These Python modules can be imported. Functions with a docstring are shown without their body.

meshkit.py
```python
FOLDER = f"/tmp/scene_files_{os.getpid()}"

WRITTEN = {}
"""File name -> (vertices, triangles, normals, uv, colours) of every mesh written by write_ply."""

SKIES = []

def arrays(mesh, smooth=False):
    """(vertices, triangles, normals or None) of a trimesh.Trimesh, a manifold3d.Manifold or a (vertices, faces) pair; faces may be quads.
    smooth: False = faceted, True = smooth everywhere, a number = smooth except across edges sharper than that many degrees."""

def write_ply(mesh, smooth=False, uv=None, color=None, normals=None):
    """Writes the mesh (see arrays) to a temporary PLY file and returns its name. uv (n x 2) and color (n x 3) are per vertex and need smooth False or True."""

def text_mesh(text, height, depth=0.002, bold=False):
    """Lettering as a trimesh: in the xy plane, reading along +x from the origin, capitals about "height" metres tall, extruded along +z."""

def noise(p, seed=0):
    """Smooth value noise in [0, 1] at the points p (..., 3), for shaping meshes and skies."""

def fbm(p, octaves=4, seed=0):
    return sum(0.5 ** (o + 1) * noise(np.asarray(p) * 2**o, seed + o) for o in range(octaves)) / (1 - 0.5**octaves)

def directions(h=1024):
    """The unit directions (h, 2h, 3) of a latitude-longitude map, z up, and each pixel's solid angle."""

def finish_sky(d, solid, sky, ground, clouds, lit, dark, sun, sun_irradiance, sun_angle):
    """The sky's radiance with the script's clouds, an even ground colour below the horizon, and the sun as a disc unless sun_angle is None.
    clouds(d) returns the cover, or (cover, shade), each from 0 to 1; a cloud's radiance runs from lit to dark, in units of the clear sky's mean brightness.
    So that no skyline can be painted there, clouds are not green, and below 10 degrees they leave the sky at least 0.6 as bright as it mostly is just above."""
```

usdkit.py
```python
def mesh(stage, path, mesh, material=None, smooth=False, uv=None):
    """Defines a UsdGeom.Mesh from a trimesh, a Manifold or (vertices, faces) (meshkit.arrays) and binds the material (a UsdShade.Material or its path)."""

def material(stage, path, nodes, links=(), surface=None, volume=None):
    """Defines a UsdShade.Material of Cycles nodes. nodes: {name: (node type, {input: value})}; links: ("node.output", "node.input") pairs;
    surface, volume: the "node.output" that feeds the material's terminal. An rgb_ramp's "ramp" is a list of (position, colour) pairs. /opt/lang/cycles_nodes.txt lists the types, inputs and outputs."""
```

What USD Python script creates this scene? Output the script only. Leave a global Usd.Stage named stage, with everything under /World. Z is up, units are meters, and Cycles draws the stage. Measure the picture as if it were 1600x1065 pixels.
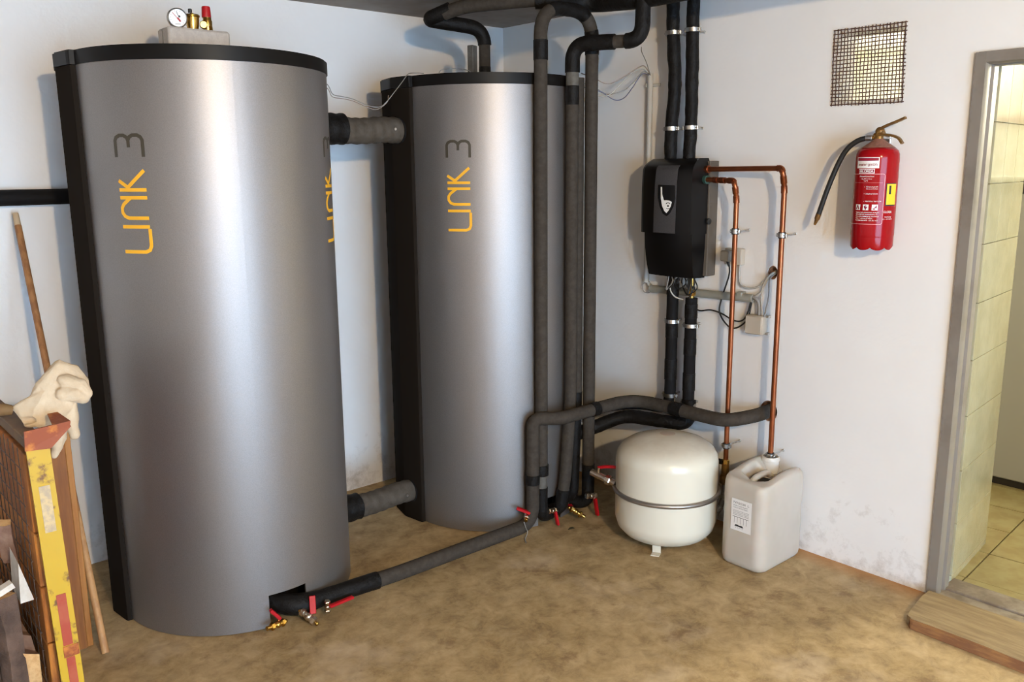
import math, random, numpy as np, trimesh, usdkit, meshkit
from pxr import Usd, UsdGeom, UsdLux, Gf, Sdf, UsdShade
from shapely.geometry import LineString, Polygon, Point, box as sbox
from shapely.ops import unary_union
from shapely import affinity
import manifold3d as m3
rng = np.random.default_rng(7); random.seed(7)
stage = Usd.Stage.CreateInMemory()
UsdGeom.SetStageUpAxis(stage, UsdGeom.Tokens.z); UsdGeom.SetStageMetersPerUnit(stage, 1.0)
world = UsdGeom.Xform.Define(stage, '/World'); stage.SetDefaultPrim(world.GetPrim())
UsdGeom.Scope.Define(stage, '/World/Looks')
# ---------------------------------------------------------------- camera, light, exposure
CAM = (-3.26419, -3.77121, 1.64218); YAW, PITCH, ROLL, FPX = 0.720305, -0.197323, -0.0089865, 1346.32
cam = UsdGeom.Camera.Define(stage, '/World/camera')
cam.CreateHorizontalApertureAttr(36.0); cam.CreateVerticalApertureAttr(36.0*1065/1600)
cam.CreateFocalLengthAttr(36.0*FPX/1600); cam.CreateClippingRangeAttr(Gf.Vec2f(0.05, 100)); cam.CreateExposureAttr(0.0)
_f = np.array([math.sin(YAW)*math.cos(PITCH), math.cos(YAW)*math.cos(PITCH), math.sin(PITCH)])
_r = np.cross(_f, [0, 0, 1]); _r /= np.linalg.norm(_r); _u = np.cross(_r, _f)
_c, _s = math.cos(ROLL), math.sin(ROLL); _r, _u = _c*_r+_s*_u, -_s*_r+_c*_u
cam.AddTransformOp().Set(Gf.Matrix4d(*[float(x) for x in (*_r, 0, *_u, 0, *-_f, 0, *CAM, 1)]))
# bluish daylight comes in through an opening added in the unseen wall behind the camera
dome = UsdLux.DomeLight.Define(stage, '/World/sky_light'); dome.CreateIntensityAttr(4.9); dome.CreateColorAttr(Gf.Vec3f(0.48, 0.74, 1.06))
# the cellar's ceiling lamp
lamp = UsdLux.SphereLight.Define(stage, '/World/ceiling_lamp_light'); lamp.CreateRadiusAttr(0.055); lamp.CreateNormalizeAttr(True)
lamp.CreateIntensityAttr(122.0); lamp.CreateColorAttr(Gf.Vec3f(1.0, 0.745, 0.41)); lamp.AddTranslateOp().Set(Gf.Vec3d(-3.02, -5.1, 2.33))
# the washroom's ceiling lamp behind the door
lamp2 = UsdLux.SphereLight.Define(stage, '/World/washroom_lamp_light'); lamp2.CreateRadiusAttr(0.12); lamp2.CreateNormalizeAttr(True)
lamp2.CreateIntensityAttr(58.0); lamp2.CreateColorAttr(Gf.Vec3f(1.0, 0.95, 0.74)); lamp2.AddTranslateOp().Set(Gf.Vec3d(2.15, -3.25, 2.2))
lamp3 = UsdLux.SphereLight.Define(stage, '/World/washroom_lamp_light_001'); lamp3.CreateRadiusAttr(0.12); lamp3.CreateNormalizeAttr(True)  # unseen fill light, added to brighten the room behind the vent mesh
lamp3.CreateIntensityAttr(13.0); lamp3.CreateColorAttr(Gf.Vec3f(1.0, 0.95, 0.74)); lamp3.AddTranslateOp().Set(Gf.Vec3d(2.0, -1.5, 1.95))
# ---------------------------------------------------------------- helpers
used = {}
def uniq(parent, name):
    k = (str(parent), name); n = used.get(k, 0); used[k] = n+1
    return f'{parent}/{name}' if n == 0 else f'{parent}/{name}_{n:03d}'
def tag(prim, label=None, cat=None, group=None, kind=None):
    for k, v in (('label', label), ('category', cat), ('group', group), ('kind', kind)):
        if v: prim.SetCustomDataByKey(k, v)
class Thing:
    def __init__(s, name, label=None, cat=None, loc=(0, 0, 0), group=None, kind=None):
        s.path = uniq('/World', name); s.loc = np.array(loc, float)
        x = UsdGeom.Xform.Define(stage, s.path); s.op = x.AddTranslateOp(); s.op.Set(Gf.Vec3d(*map(float, loc)))
        s.prim = x.GetPrim(); tag(s.prim, label, cat, group, kind)
    def part(s, name, mesh, mat, smooth=35, label=None, under=None, kind=None):
        v, f = vf(mesh); p = uniq(under or s.path, name)
        m = usdkit.mesh(stage, p, trimesh.Trimesh(v-s.loc, f, process=False), M[mat], smooth)
        tag(m.GetPrim(), label, None, None, kind); return p
def copy(src, label, loc, group=None, rotz=0.0):
    name = src.path.split('/')[-1]; name = name[:-4] if name[-4:-3] == '_' and name[-3:].isdigit() else name
    p = uniq('/World', name); x = UsdGeom.Xform.Define(stage, p); pr = x.GetPrim()
    pr.GetReferences().AddInternalReference(src.prim.GetPath())
    x.ClearXformOpOrder(); x.AddTranslateOp().Set(Gf.Vec3d(*map(float, loc)))
    if rotz: x.AddRotateZOp().Set(rotz)
    tag(pr, label, src.prim.GetCustomDataByKey('category'), group or src.prim.GetCustomDataByKey('group')); pr.SetInstanceable(True); return p
def single(name, mesh, mat, label, cat, group=None, kind=None, smooth=35):
    v, f = vf(mesh); m = usdkit.mesh(stage, uniq('/World', name), trimesh.Trimesh(v, f, process=False), M[mat], smooth)
    tag(m.GetPrim(), label, cat, group, kind); return m.GetPath()
def vf(mesh):
    if isinstance(mesh, (list, tuple)) and not isinstance(mesh[0], np.ndarray): mesh = join(*mesh)
    v, f, _ = meshkit.arrays(mesh); return v, f
def join(*ms):
    V, F, n = [], [], 0
    for m in ms:
        v, f, _ = meshkit.arrays(m); V.append(v); F.append(f+n); n += len(v)
    return trimesh.Trimesh(np.vstack(V), np.vstack(F), process=False)
def mv(mesh, t=(0, 0, 0), R=None):
    v, f, _ = meshkit.arrays(mesh); v = np.array(v)
    if R is not None: v = v @ np.array(R).T
    return trimesh.Trimesh(v+np.array(t, float), f, process=False)
def rot(ax, deg): return trimesh.transformations.rotation_matrix(math.radians(deg), ax)[:3, :3]
def basis(d, up=(0, 0, 1)):
    d = np.array(d, float); d /= np.linalg.norm(d); u = np.array(up, float)
    if abs(d@u) > .99: u = np.array([1., 0, 0])
    x = np.cross(u, d); x /= np.linalg.norm(x); return np.c_[x, np.cross(d, x), d]   # columns; z along d
def bx(lo, hi, b=0.0):
    lo, hi = np.minimum(lo, hi).astype(float), np.maximum(lo, hi).astype(float)
    if b <= 0: return trimesh.creation.box(bounds=[lo, hi])
    b = min(b, *( (hi-lo)*.49)); pts = []
    for s in np.ndindex(2, 2, 2):
        c = np.where(s, hi-b, lo+b); sg = np.where(s, 1., -1.)
        for k in range(3):
            d = np.full(3, .35*b); d[k] = b; pts.append(c+sg*np.clip(d, 0, b))
        pts.append(c+sg*b*.62)
    return trimesh.convex.convex_hull(np.array(pts))
def obox(c, size, R, b=0.0):
    h = np.array(size, float)/2; return mv(bx(-h, h, b), c, R)
def lathe(prof, c=(0, 0, 0), n=48, d=(0, 0, 1)):
    P = np.array(prof, float); a = np.linspace(0, 2*np.pi, n, endpoint=False); m = len(P)
    V = np.stack([P[:, 0, None]*np.cos(a), P[:, 0, None]*np.sin(a), np.repeat(P[:, 1, None], n, 1)], -1).reshape(-1, 3)
    F = []
    for i in range(m-1):
        for j in range(n):
            k = (j+1) % n; q = (i*n+j, i*n+k, (i+1)*n+k, (i+1)*n+j)
            if P[i, 0] > 1e-9: F.append((q[0], q[1], q[2]))
            if P[i+1, 0] > 1e-9: F.append((q[0], q[2], q[3]))
            if P[i, 0] <= 1e-9: F[-1] = (q[0], q[2], q[3])
    for i in (0, m-1):
        if P[i, 0] > 1e-9:
            V = np.vstack([V, [0, 0, P[i, 1]]]); cidx = len(V)-1
            for j in range(n):
                k = (j+1) % n; F.append((cidx, i*n+k, i*n+j) if i == 0 else (cidx, i*n+j, i*n+k))
    return mv(trimesh.Trimesh(V, np.array(F), process=False), c, None if tuple(d) == (0, 0, 1) else basis(d))
def cyl(a, b, r, n=20, r2=None):
    a, b = np.array(a, float), np.array(b, float); L = np.linalg.norm(b-a); r2 = r if r2 is None else r2; e = min(r, r2, L)*.08
    return lathe([(r-e, 0), (r, e), (r2, L-e), (r2-e, L)], a, n, (b-a)/L)
def fillet(pts, rad, n=8):
    pts = [np.array(p, float) for p in pts]; out = [pts[0]]
    for i in range(1, len(pts)-1):
        p, a, b = pts[i], pts[i-1], pts[i+1]; r = rad[i-1] if isinstance(rad, (list, tuple)) else rad
        u, v = a-p, b-p; lu, lv = np.linalg.norm(u), np.linalg.norm(v); u /= lu; v /= lv
        t = min(r, lu*.48, lv*.48)
        for k in range(n+1):
            s = k/n; out.append((1-s)**2*(p+u*t)+2*s*(1-s)*p+s*s*(p+v*t))
    out.append(pts[-1]); return np.array(out)
def dense(pts, step):
    out = [pts[0]]
    for a, b in zip(pts[:-1], pts[1:]):
        k = max(1, int(np.linalg.norm(b-a)/step)); out += [a+(b-a)*j/k for j in range(1, k+1)]
    return np.array(out)
def spline(pts, per=8):
    P = np.array(pts, float); P = np.vstack([2*P[0]-P[1], P, 2*P[-1]-P[-2]]); out = []
    for i in range(1, len(P)-2):
        for s in np.linspace(0, 1, per, endpoint=False):
            a, b, c, d = P[i-1:i+3]
            out.append(.5*((2*b)+(c-a)*s+(2*a-5*b+4*c-d)*s*s+(3*b-a-3*c+d)*s**3))
    out.append(P[-2]); return np.array(out)
def sweep(path, r, n=18, wob=0.0, seed=0, freq=30, cap=True, ribs=None):
    P = np.array(path, float); keep = np.r_[True, np.linalg.norm(np.diff(P, axis=0), axis=1) > 1e-6]; P = P[keep]; m = len(P)
    t = np.gradient(P, axis=0); t /= np.linalg.norm(t, axis=1, keepdims=True)
    u = np.cross(t[0], [0, 0, 1.]);
    if np.linalg.norm(u) < .1: u = np.cross(t[0], [0, 1., 0])
    u /= np.linalg.norm(u); a = np.linspace(0, 2*np.pi, n, endpoint=False); V = []
    rr = np.full(m, r, float) if np.ndim(r) == 0 else np.array(r)[keep]
    for i in range(m):
        u = u-(u@t[i])*t[i]; u /= np.linalg.norm(u); w = np.cross(t[i], u)
        V.append(P[i]+rr[i]*(np.cos(a)[:, None]*u+np.sin(a)[:, None]*w))
    V = np.array(V)
    if wob:
        nz = meshkit.fbm(V.reshape(-1, 3)*freq, 3, seed).reshape(m, n)-.5
        V = P[:, None]+(V-P[:, None])*(1+wob*2*nz[..., None])
    V = V.reshape(-1, 3); F = []
    for i in range(m-1):
        for j in range(n):
            k = (j+1) % n; F += [(i*n+j, i*n+k, (i+1)*n+k), (i*n+j, (i+1)*n+k, (i+1)*n+j)]
    if cap:
        V = np.vstack([V, P[0], P[-1]]); c0, c1 = len(V)-2, len(V)-1
        for j in range(n):
            k = (j+1) % n; F += [(c0, k, j), (c1, (m-1)*n+j, (m-1)*n+k)]
    return trimesh.Trimesh(V, np.array(F), process=False)
def sub(path, a, b):
    """the piece of a path between arc lengths a and b"""
    P = np.array(path); s = np.r_[0, np.cumsum(np.linalg.norm(np.diff(P, axis=0), axis=1))]
    if b < 0: b = s[-1]+b
    b = min(b, s[-1]); k = np.unique(np.r_[a, s[(s > a) & (s < b)], b]); return np.stack([np.interp(k, s, P[:, i]) for i in range(3)], 1)
def length(path): return float(np.linalg.norm(np.diff(np.array(path), axis=0), axis=1).sum())
def extr(poly, h):
    gs = [g for g in getattr(poly, 'geoms', [poly]) if g.geom_type == 'Polygon' and g.area > 1e-12]
    return join(*[trimesh.creation.extrude_polygon(g, h, engine='earcut') for g in gs])
def cutgrid(mesh, axis, step):
    """splits a thin mesh into strips so that it can be bent"""
    v, f, _ = meshkit.arrays(mesh); m = trimesh.Trimesh(v, f, process=True)
    lo, hi = m.bounds[:, axis]
    out = []; edges = np.linspace(lo, hi, max(1, int(math.ceil((hi-lo)/step)))+1); man = m3.Manifold(m3.Mesh(np.array(m.vertices, np.float32), np.array(m.faces, np.uint32)))
    if man.status() != m3.Error.NoError or man.is_empty(): return m.subdivide_to_size(step*1.5)
    for a, b in zip(edges[:-1], edges[1:]):
        L = [-9.]*3; H = [9.]*3; L[axis] = a; H[axis] = b
        c = man ^ m3.Manifold.cube([H[i]-L[i] for i in range(3)]).translate(L)
        if not c.is_empty(): out.append(c)
    return join(*out) if out else m
def wrap(mesh, c, R, az0, step=.012):
    """bends a flat mesh (x along the circumference, y up, z outward) onto an upright cylinder; x = 0 lies at az0 degrees"""
    v, f, _ = meshkit.arrays(cutgrid(mesh, 0, step)); a = math.radians(az0)+v[:, 0]/R; q = R+v[:, 2]
    return trimesh.Trimesh(np.c_[c[0]+q*np.cos(a), c[1]+q*np.sin(a), c[2]+v[:, 1]], f, process=False)
def man(mesh):
    v, f, _ = meshkit.arrays(mesh); m = trimesh.Trimesh(v, f, process=True); return m3.Manifold(m3.Mesh(np.array(m.vertices, np.float32), np.array(m.faces, np.uint32)))
def txt(s, h, d=.0006, bold=False):
    return meshkit.text_mesh(s, h, d, bold)
# ---------------------------------------------------------------- materials
M = {}
def mat(name, col, rough=.5, metal=0, col2=None, scale=6, detail=4, lo=.4, hi=.6, bump=0, bscale=40, bdist=.002, spec=.5, extra=None, tr=None, stretch=None):
    n = {'p': ('principled_bsdf', {'base_color': col, 'roughness': rough, 'metallic': metal, 'specular_ior_level': spec, **(extra or {})})}; L = []
    if col2 is not None or bump: n['g'] = ('geometry', {})
    src = 'g.position'
    if stretch and (col2 is not None or bump):
        n['mp'] = ('mapping', {'scale': stretch}); L.append(('g.position', 'mp.vector')); src = 'mp.vector'
    if col2 is not None:
        n['n'] = ('noise_texture', {'scale': scale, 'detail': detail, 'roughness': .6}); n['r'] = ('rgb_ramp', {'ramp': [(lo, col), (hi, col2)]})
        L += [(src, 'n.vector'), ('n.fac', 'r.fac'), ('r.color', 'p.base_color')]
    if bump:
        n['bn'] = ('noise_texture', {'scale': bscale, 'detail': 5, 'roughness': .6}); n['b'] = ('bump', {'strength': bump, 'distance': bdist})
        L += [(src, 'bn.vector'), ('bn.fac', 'b.height'), ('b.normal', 'p.normal')]
    M[name] = usdkit.material(stage, '/World/Looks/'+name, n, L, 'p.BSDF')
mat('silver', (.25, .228, .217), .46, .79, (.28, .256, .244), 300, 2, .35, .65, bump=.05, bscale=600, bdist=.0005)
mat('black_plastic', (.006, .005, .0045), .45, spec=.16)
mat('strip_plastic', (.016, .012, .009), .8, spec=.02)
mat('foam_grey', (.043, .035, .028), .75, 0, (.055, .045, .036), 40, 3, bump=.25, bscale=250, bdist=.001, spec=.1)
mat('foam_light', (.085, .076, .064), .75, 0, (.11, .10, .086), 30, 3, spec=.25)
mat('black_tape', (.0055, .0045, .004), .55, 0, (.009, .008, .0075), 30, 3, bump=.7, bscale=60, bdist=.006, spec=.16)
mat('black_foam', (.006, .005, .005), .8, 0, None, bump=.4, bscale=120, bdist=.003, spec=.2)
mat('sleeve', (.062, .050, .038), .7, 0, (.08, .066, .052), 25, 4, bump=.4, bscale=160, bdist=.002, spec=.25)
mat('yellow', (.86, .42, .015), .5); mat('logo_dark', (.045, .035, .02), .5)
n = {'g': ('geometry', {}), 'sp': ('separate_xyz', {}), 'n': ('noise_texture', {'scale': 16, 'detail': 5, 'roughness': .65}), 'mr': ('map_range', {'from_min': .35, 'from_max': .95, 'to_min': 0, 'to_max': .85, 'clamp': True}), 'mm': ('math', {'math_type': 'multiply'}),
     'mx': ('mix', {'color1': (.655, .615, .505), 'color2': (.46, .37, .27)}), 'p': ('principled_bsdf', {'roughness': .28, 'coat_weight': .15})}
M['white_enamel'] = usdkit.material(stage, '/World/Looks/white_enamel', n, [('g.normal', 'sp.vector'), ('sp.z', 'mr.value'), ('g.position', 'n.vector'), ('mr.result', 'mm.value1'), ('n.fac', 'mm.value2'), ('mm.value', 'mx.fac'), ('mx.color', 'p.base_color')], 'p.BSDF')
mat('dusty_cap', (.40, .31, .24), .6)
mat('steel', (.55, .53, .5), .3, 1); mat('zinc', (.62, .62, .62), .38, 1, (.45, .44, .43), 60, 3); mat('steel_ring', (.36, .33, .30), .35, .9)
mat('brass', (.62, .38, .10), .25, 1, (.42, .25, .06), 40, 3)
mat('old_brass', (.24, .125, .03), .42, .55, (.15, .075, .022), 30, 3)
mat('nickel', (.62, .55, .46), .22, 1)
mat('copper', (.36, .115, .045), .30, .85, (.25, .072, .03), 14, 4, .3, .7)
mat('copper_dark', (.33, .10, .042), .26, .9)
mat('green_tape', (.02, .06, .045), .6)
mat('red_paint', (.30, .004, .007), .15, 0, spec=.22); mat('red_lever', (.40, .005, .010), .45, spec=.3); mat('red_cap', (.42, .005, .01), .4)
mat('dusty_red', (.30, .13, .09), .7, 0, (.22, .10, .07), 60, 3)
mat('white_print', (.82, .80, .80), .5); mat('pink_print', (.62, .28, .30), .5); mat('paper', (.72, .70, .68), .6); mat('ink', (.02, .02, .022), .6); mat('ink_grey', (.30, .29, .28), .6); mat('ink_maroon', (.22, .012, .05), .5)
mat('sticker_yellow', (.80, .55, .02), .45)
mat('rubber', (.012, .012, .012), .5)
mat('box_black', (.004, .0035, .0035), .32, 0, None, spec=.3, bump=.06, bscale=350, bdist=.0006); mat('box_stripe', (.045, .041, .041), .55, 0, (.054, .05, .05), 200, 2); mat('box_grey', (.10, .082, .065), .7)
mat('gloss_black', (.008, .008, .009), .18); mat('white_plastic', (.80, .78, .74), .4); mat('grey_plastic', (.27, .265, .23), .5); mat('beige_plastic', (.46, .41, .34), .45); mat('plug_grey', (.19, .175, .15), .5)
mat('conduit', (.46, .45, .42), .45); mat('cable_grey', (.24, .23, .22), .5); mat('cable_light', (.42, .41, .38), .45); mat('cable_black', (.010, .010, .011), .45); mat('cable_brown', (.28, .22, .19), .5); mat('cable_blue', (.10, .10, .16), .5)
mat('can_plastic', (.45, .40, .335), .45, 0, (.485, .435, .375), 5, 3, extra={'subsurface_weight': .08, 'subsurface_scale': .015}); mat('can_neck', (.62, .58, .52), .35); mat('wall_core', (.22, .10, .05), .9, 0, (.30, .15, .08), 40, 4, bump=.4, bscale=80)
mat('mesh_rust', (.06, .022, .014), .75, .2, (.10, .045, .03), 60, 3)
mat('insulation_block', (.50, .45, .41), .9, 0, (.56, .51, .46), 70, 3, bump=.2, bscale=200)
mat('dial', (.82, .80, .78), .4)
mat('frame_grey', (.20, .175, .15), .5, 0, (.14, .115, .09), 5, 5, .5, .75, bump=.1, bscale=30)
mat('tile', (.39, .365, .25), .16, 0, (.36, .335, .22), 8, 3, bump=.22, bscale=26, bdist=.004, extra={'coat_weight': .3})
mat('tile_grout', (.32, .28, .18), .8); mat('floor_tile', (.34, .29, .145), .3, 0, (.28, .22, .10), 9, 4); mat('floor_grout', (.10, .075, .04), .85)
mat('cream_wall', (.84, .82, .72), .6); mat('appliance_grey', (.26, .26, .25), .4); mat('appliance_dark', (.015, .012, .012), .4); mat('concrete', (.26, .215, .185), .9, 0, (.34, .29, .25), 3, 5, bump=.3, bscale=18, bdist=.01, spec=.2)
mat('threshold', (.17, .13, .10), .7, 0, (.26, .22, .18), 12, 5, bump=.3, bscale=40)
mat('plank_dirty', (.30, .22, .12), .8, 0, (.20, .135, .07), 5, 5, .4, .65, bump=.4, bscale=30, bdist=.004, stretch=(6, 1, 6)); mat('plank_edge', (.27, .13, .045), .8, 0, (.17, .072, .028), 8, 4, stretch=(3, 1, 8))
mat('pole_wood', (.34, .155, .055), .5, 0, (.24, .10, .035), 12, 4, stretch=(4, 4, .6)); mat('pole_tip', (.50, .36, .22), .7)
mat('pole_pale', (.46, .25, .10), .6, 0, (.36, .18, .07), 10, 4, stretch=(4, 4, .6))
mat('board', (.26, .095, .014), .6, 0, (.19, .062, .009), 7, 5, stretch=(6, 6, .5)); mat('board_edge', (.36, .15, .03), .6, 0, (.28, .105, .018), 9, 4, stretch=(6, 6, .5))
mat('crate_board', (.40, .135, .018), .75, 0, (.16, .05, .014), 9, 5, .42, .70, bump=.5, bscale=60, bdist=.004, stretch=(3, 3, .8)); mat('crate_board_b', (.48, .18, .028), .75, 0, (.20, .065, .018), 11, 5, .42, .70, bump=.5, bscale=60, bdist=.004, stretch=(3, 3, .7))
mat('yellow_paint', (.45, .285, .008), .5, 0, (.13, .05, .012), 22, 7, .56, .66, bump=.15, bscale=60)
mat('red_primer', (.30, .04, .016), .6, 0, (.34, .07, .03), 14, 4); mat('bare_patch', (.50, .38, .21), .75, 0, (.36, .29, .20), 60, 4)
mat('rust', (.23, .050, .012), .6, .15, (.45, .15, .02), 26, 4, .5, .66, bump=.3, bscale=80); mat('rail_brown', (.17, .095, .035), .65, 0, (.12, .06, .025), 12, 4)
mat('wire_dark', (.06, .035, .022), .6); mat('bark', (.060, .036, .026), .9, 0, (.12, .075, .055), 12, 5, bump=.8, bscale=40, bdist=.01); mat('split_wood', (.17, .09, .06), .85, 0, (.26, .16, .11), 14, 5, bump=.5, bscale=50, bdist=.006); mat('end_grain', (.58, .36, .16), .8, 0, (.46, .26, .10), 45, 5, bump=.6, bscale=70, bdist=.004); mat('wood_white', (.62, .58, .52), .8, 0, (.5, .45, .38), 20, 4); mat('pallet_wood', (.45, .27, .09), .8, 0, (.35, .18, .05), 20, 4)
mat('glove', (.58, .475, .34), .9, 0, (.50, .39, .27), 14, 5, bump=.4, bscale=180, bdist=.002, spec=.2); mat('glove_in', (.05, .035, .03), .9)
mat('leaf', (.04, .03, .01), .8); mat('lamp_white', (.8, .8, .78), .5)
mat('asphalt', (.2, .2, .2), .9)
def wallmat(name, base, dirt, low=.9):
    n = {'g': ('geometry', {}), 'n1': ('noise_texture', {'scale': 2.2, 'detail': 6, 'roughness': .65}), 'n2': ('noise_texture', {'scale': 14, 'detail': 5, 'roughness': .7}),
         's': ('separate_xyz', {}), 'h': ('map_range', {'from_min': 0.0, 'from_max': low, 'to_min': 1.0, 'to_max': 0.0, 'clamp': True}),
         'd': ('math', {'math_type': 'multiply'}), 't': ('map_range', {'from_min': .215, 'from_max': .42, 'to_min': 0, 'to_max': .8, 'clamp': True}), 'm2': ('math', {'math_type': 'multiply'}),
         'r': ('rgb_ramp', {'ramp': [(.3, tuple(.96*x for x in base)), (.7, base)]}), 'mx': ('mix', {'color2': dirt}), 'p': ('principled_bsdf', {'roughness': .85, 'specular_ior_level': .2}),
         'bn': ('noise_texture', {'scale': 55, 'detail': 4}), 'bn2': ('noise_texture', {'scale': 7, 'detail': 3}), 'ba': ('math', {'math_type': 'multiply_add', 'value2': .35}), 'b': ('bump', {'strength': .35, 'distance': .006})}
    L = [('g.position', 'n1.vector'), ('g.position', 'n2.vector'), ('g.position', 's.vector'), ('s.z', 'h.value'), ('n1.fac', 'd.value1'), ('h.result', 'd.value2'), ('n2.fac', 'm2.value1'), ('d.value', 'm2.value2'), ('m2.value', 't.value'),
         ('n1.fac', 'r.fac'), ('r.color', 'mx.color1'), ('t.result', 'mx.fac'), ('mx.color', 'p.base_color'), ('g.position', 'bn.vector'), ('g.position', 'bn2.vector'), ('bn.fac', 'ba.value1'), ('bn2.fac', 'ba.value3'), ('ba.value', 'b.height'), ('b.normal', 'p.normal')]
    M[name] = usdkit.material(stage, '/World/Looks/'+name, n, L, 'p.BSDF')
wallmat('wall_white', (.76, .745, .73), (.32, .27, .23))
n = {'g': ('geometry', {}), 'n1': ('noise_texture', {'scale': 3.2, 'detail': 8, 'roughness': .66}), 'n2': ('noise_texture', {'scale': 13, 'detail': 8, 'roughness': .72, 'distortion': .4}), 'n3': ('noise_texture', {'scale': 1.3, 'detail': 5, 'roughness': .6}), 'n4': ('noise_texture', {'scale': 5.5, 'detail': 6, 'roughness': .7}),
     'r1': ('rgb_ramp', {'ramp': [(.32, (.165, .103, .048)), (.48, (.355, .245, .118)), (.62, (.475, .345, .19))]}), 'r2': ('rgb_ramp', {'ramp': [(.34, (.17, .11, .05)), (.52, (.395, .285, .142)), (.66, (.52, .39, .225))]}),
     'm': ('mix', {'fac': .55}), 'r3': ('rgb_ramp', {'ramp': [(.54, (0, 0, 0)), (.66, (.55, .55, .55))]}), 'm3': ('mix', {'color2': (.62, .50, .37)}),
     'r4': ('rgb_ramp', {'ramp': [(.30, (.75, .75, .75)), (.43, (0, 0, 0))]}), 'm4': ('mix', {'color2': (.17, .095, .042)}),
     's': ('separate_xyz', {}), 'ox': ('map_range', {'from_min': -.11, 'from_max': -.005, 'to_min': 0, 'to_max': 1.3, 'clamp': True}), 'om': ('math', {'math_type': 'multiply', 'use_clamp': True}), 'm5': ('mix', {'color2': (.46, .20, .06)}),
     'p': ('principled_bsdf', {'roughness': .62, 'specular_ior_level': .3}), 'b': ('bump', {'strength': .25, 'distance': .004})}
L = [('g.position', f'n{k}.vector') for k in (1, 2, 3, 4)]+[('g.position', 's.vector'), ('s.x', 'ox.value'), ('ox.result', 'om.value1'), ('n4.fac', 'om.value2'), ('n1.fac', 'r1.fac'), ('n2.fac', 'r2.fac'), ('r1.color', 'm.color1'), ('r2.color', 'm.color2'), ('n3.fac', 'r3.fac'), ('r3.color', 'm3.fac'), ('m.color', 'm3.color1'),
     ('n4.fac', 'r4.fac'), ('r4.color', 'm4.fac'), ('m3.color', 'm4.color1'), ('m4.color', 'm5.color1'), ('om.value', 'm5.fac'), ('m5.color', 'p.base_color'), ('n2.fac', 'b.height'), ('b.normal', 'p.normal')]
M['floor'] = usdkit.material(stage, '/World/Looks/floor', n, L, 'p.BSDF')
# ---------------------------------------------------------------- room shell
H, WT = 2.4, .15
def struct(name, mesh, m, label, cat, smooth=False): return single(name, mesh, m, label, cat, kind='structure', smooth=smooth)
struct('floor', bx((-6.2, -6.7, -.12), (0.0, .15, 0)), 'floor', 'stained beige brown concrete cellar floor', 'floor')
struct('ceiling', bx((-6.2, -6.7, H), (.12, .15, H+.15)), 'concrete', 'rough grey brown concrete ceiling at the top of the photo', 'ceiling')
struct('wall_back', bx((-6.2, 0, 0), (0, .15, H)), 'wall_white', 'white plaster wall behind the two silver tanks', 'wall')
struct('wall_left', bx((-6.35, -6.7, 0), (-6.2, .15, H)), 'wall_white', 'white plaster cellar wall outside the picture on the left', 'wall')
struct('wall_rear', join(bx((-6.2, -6.7, 0), (-4.6, -6.55, H)), bx((-1.2, -6.7, 0), (0, -6.55, H)), bx((-4.6, -6.7, 2.1), (-1.2, -6.55, H))), 'concrete', 'grey concrete cellar wall with an opening added for daylight behind the camera', 'wall')  # wide opening added here so the sky light can fill the room
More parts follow.
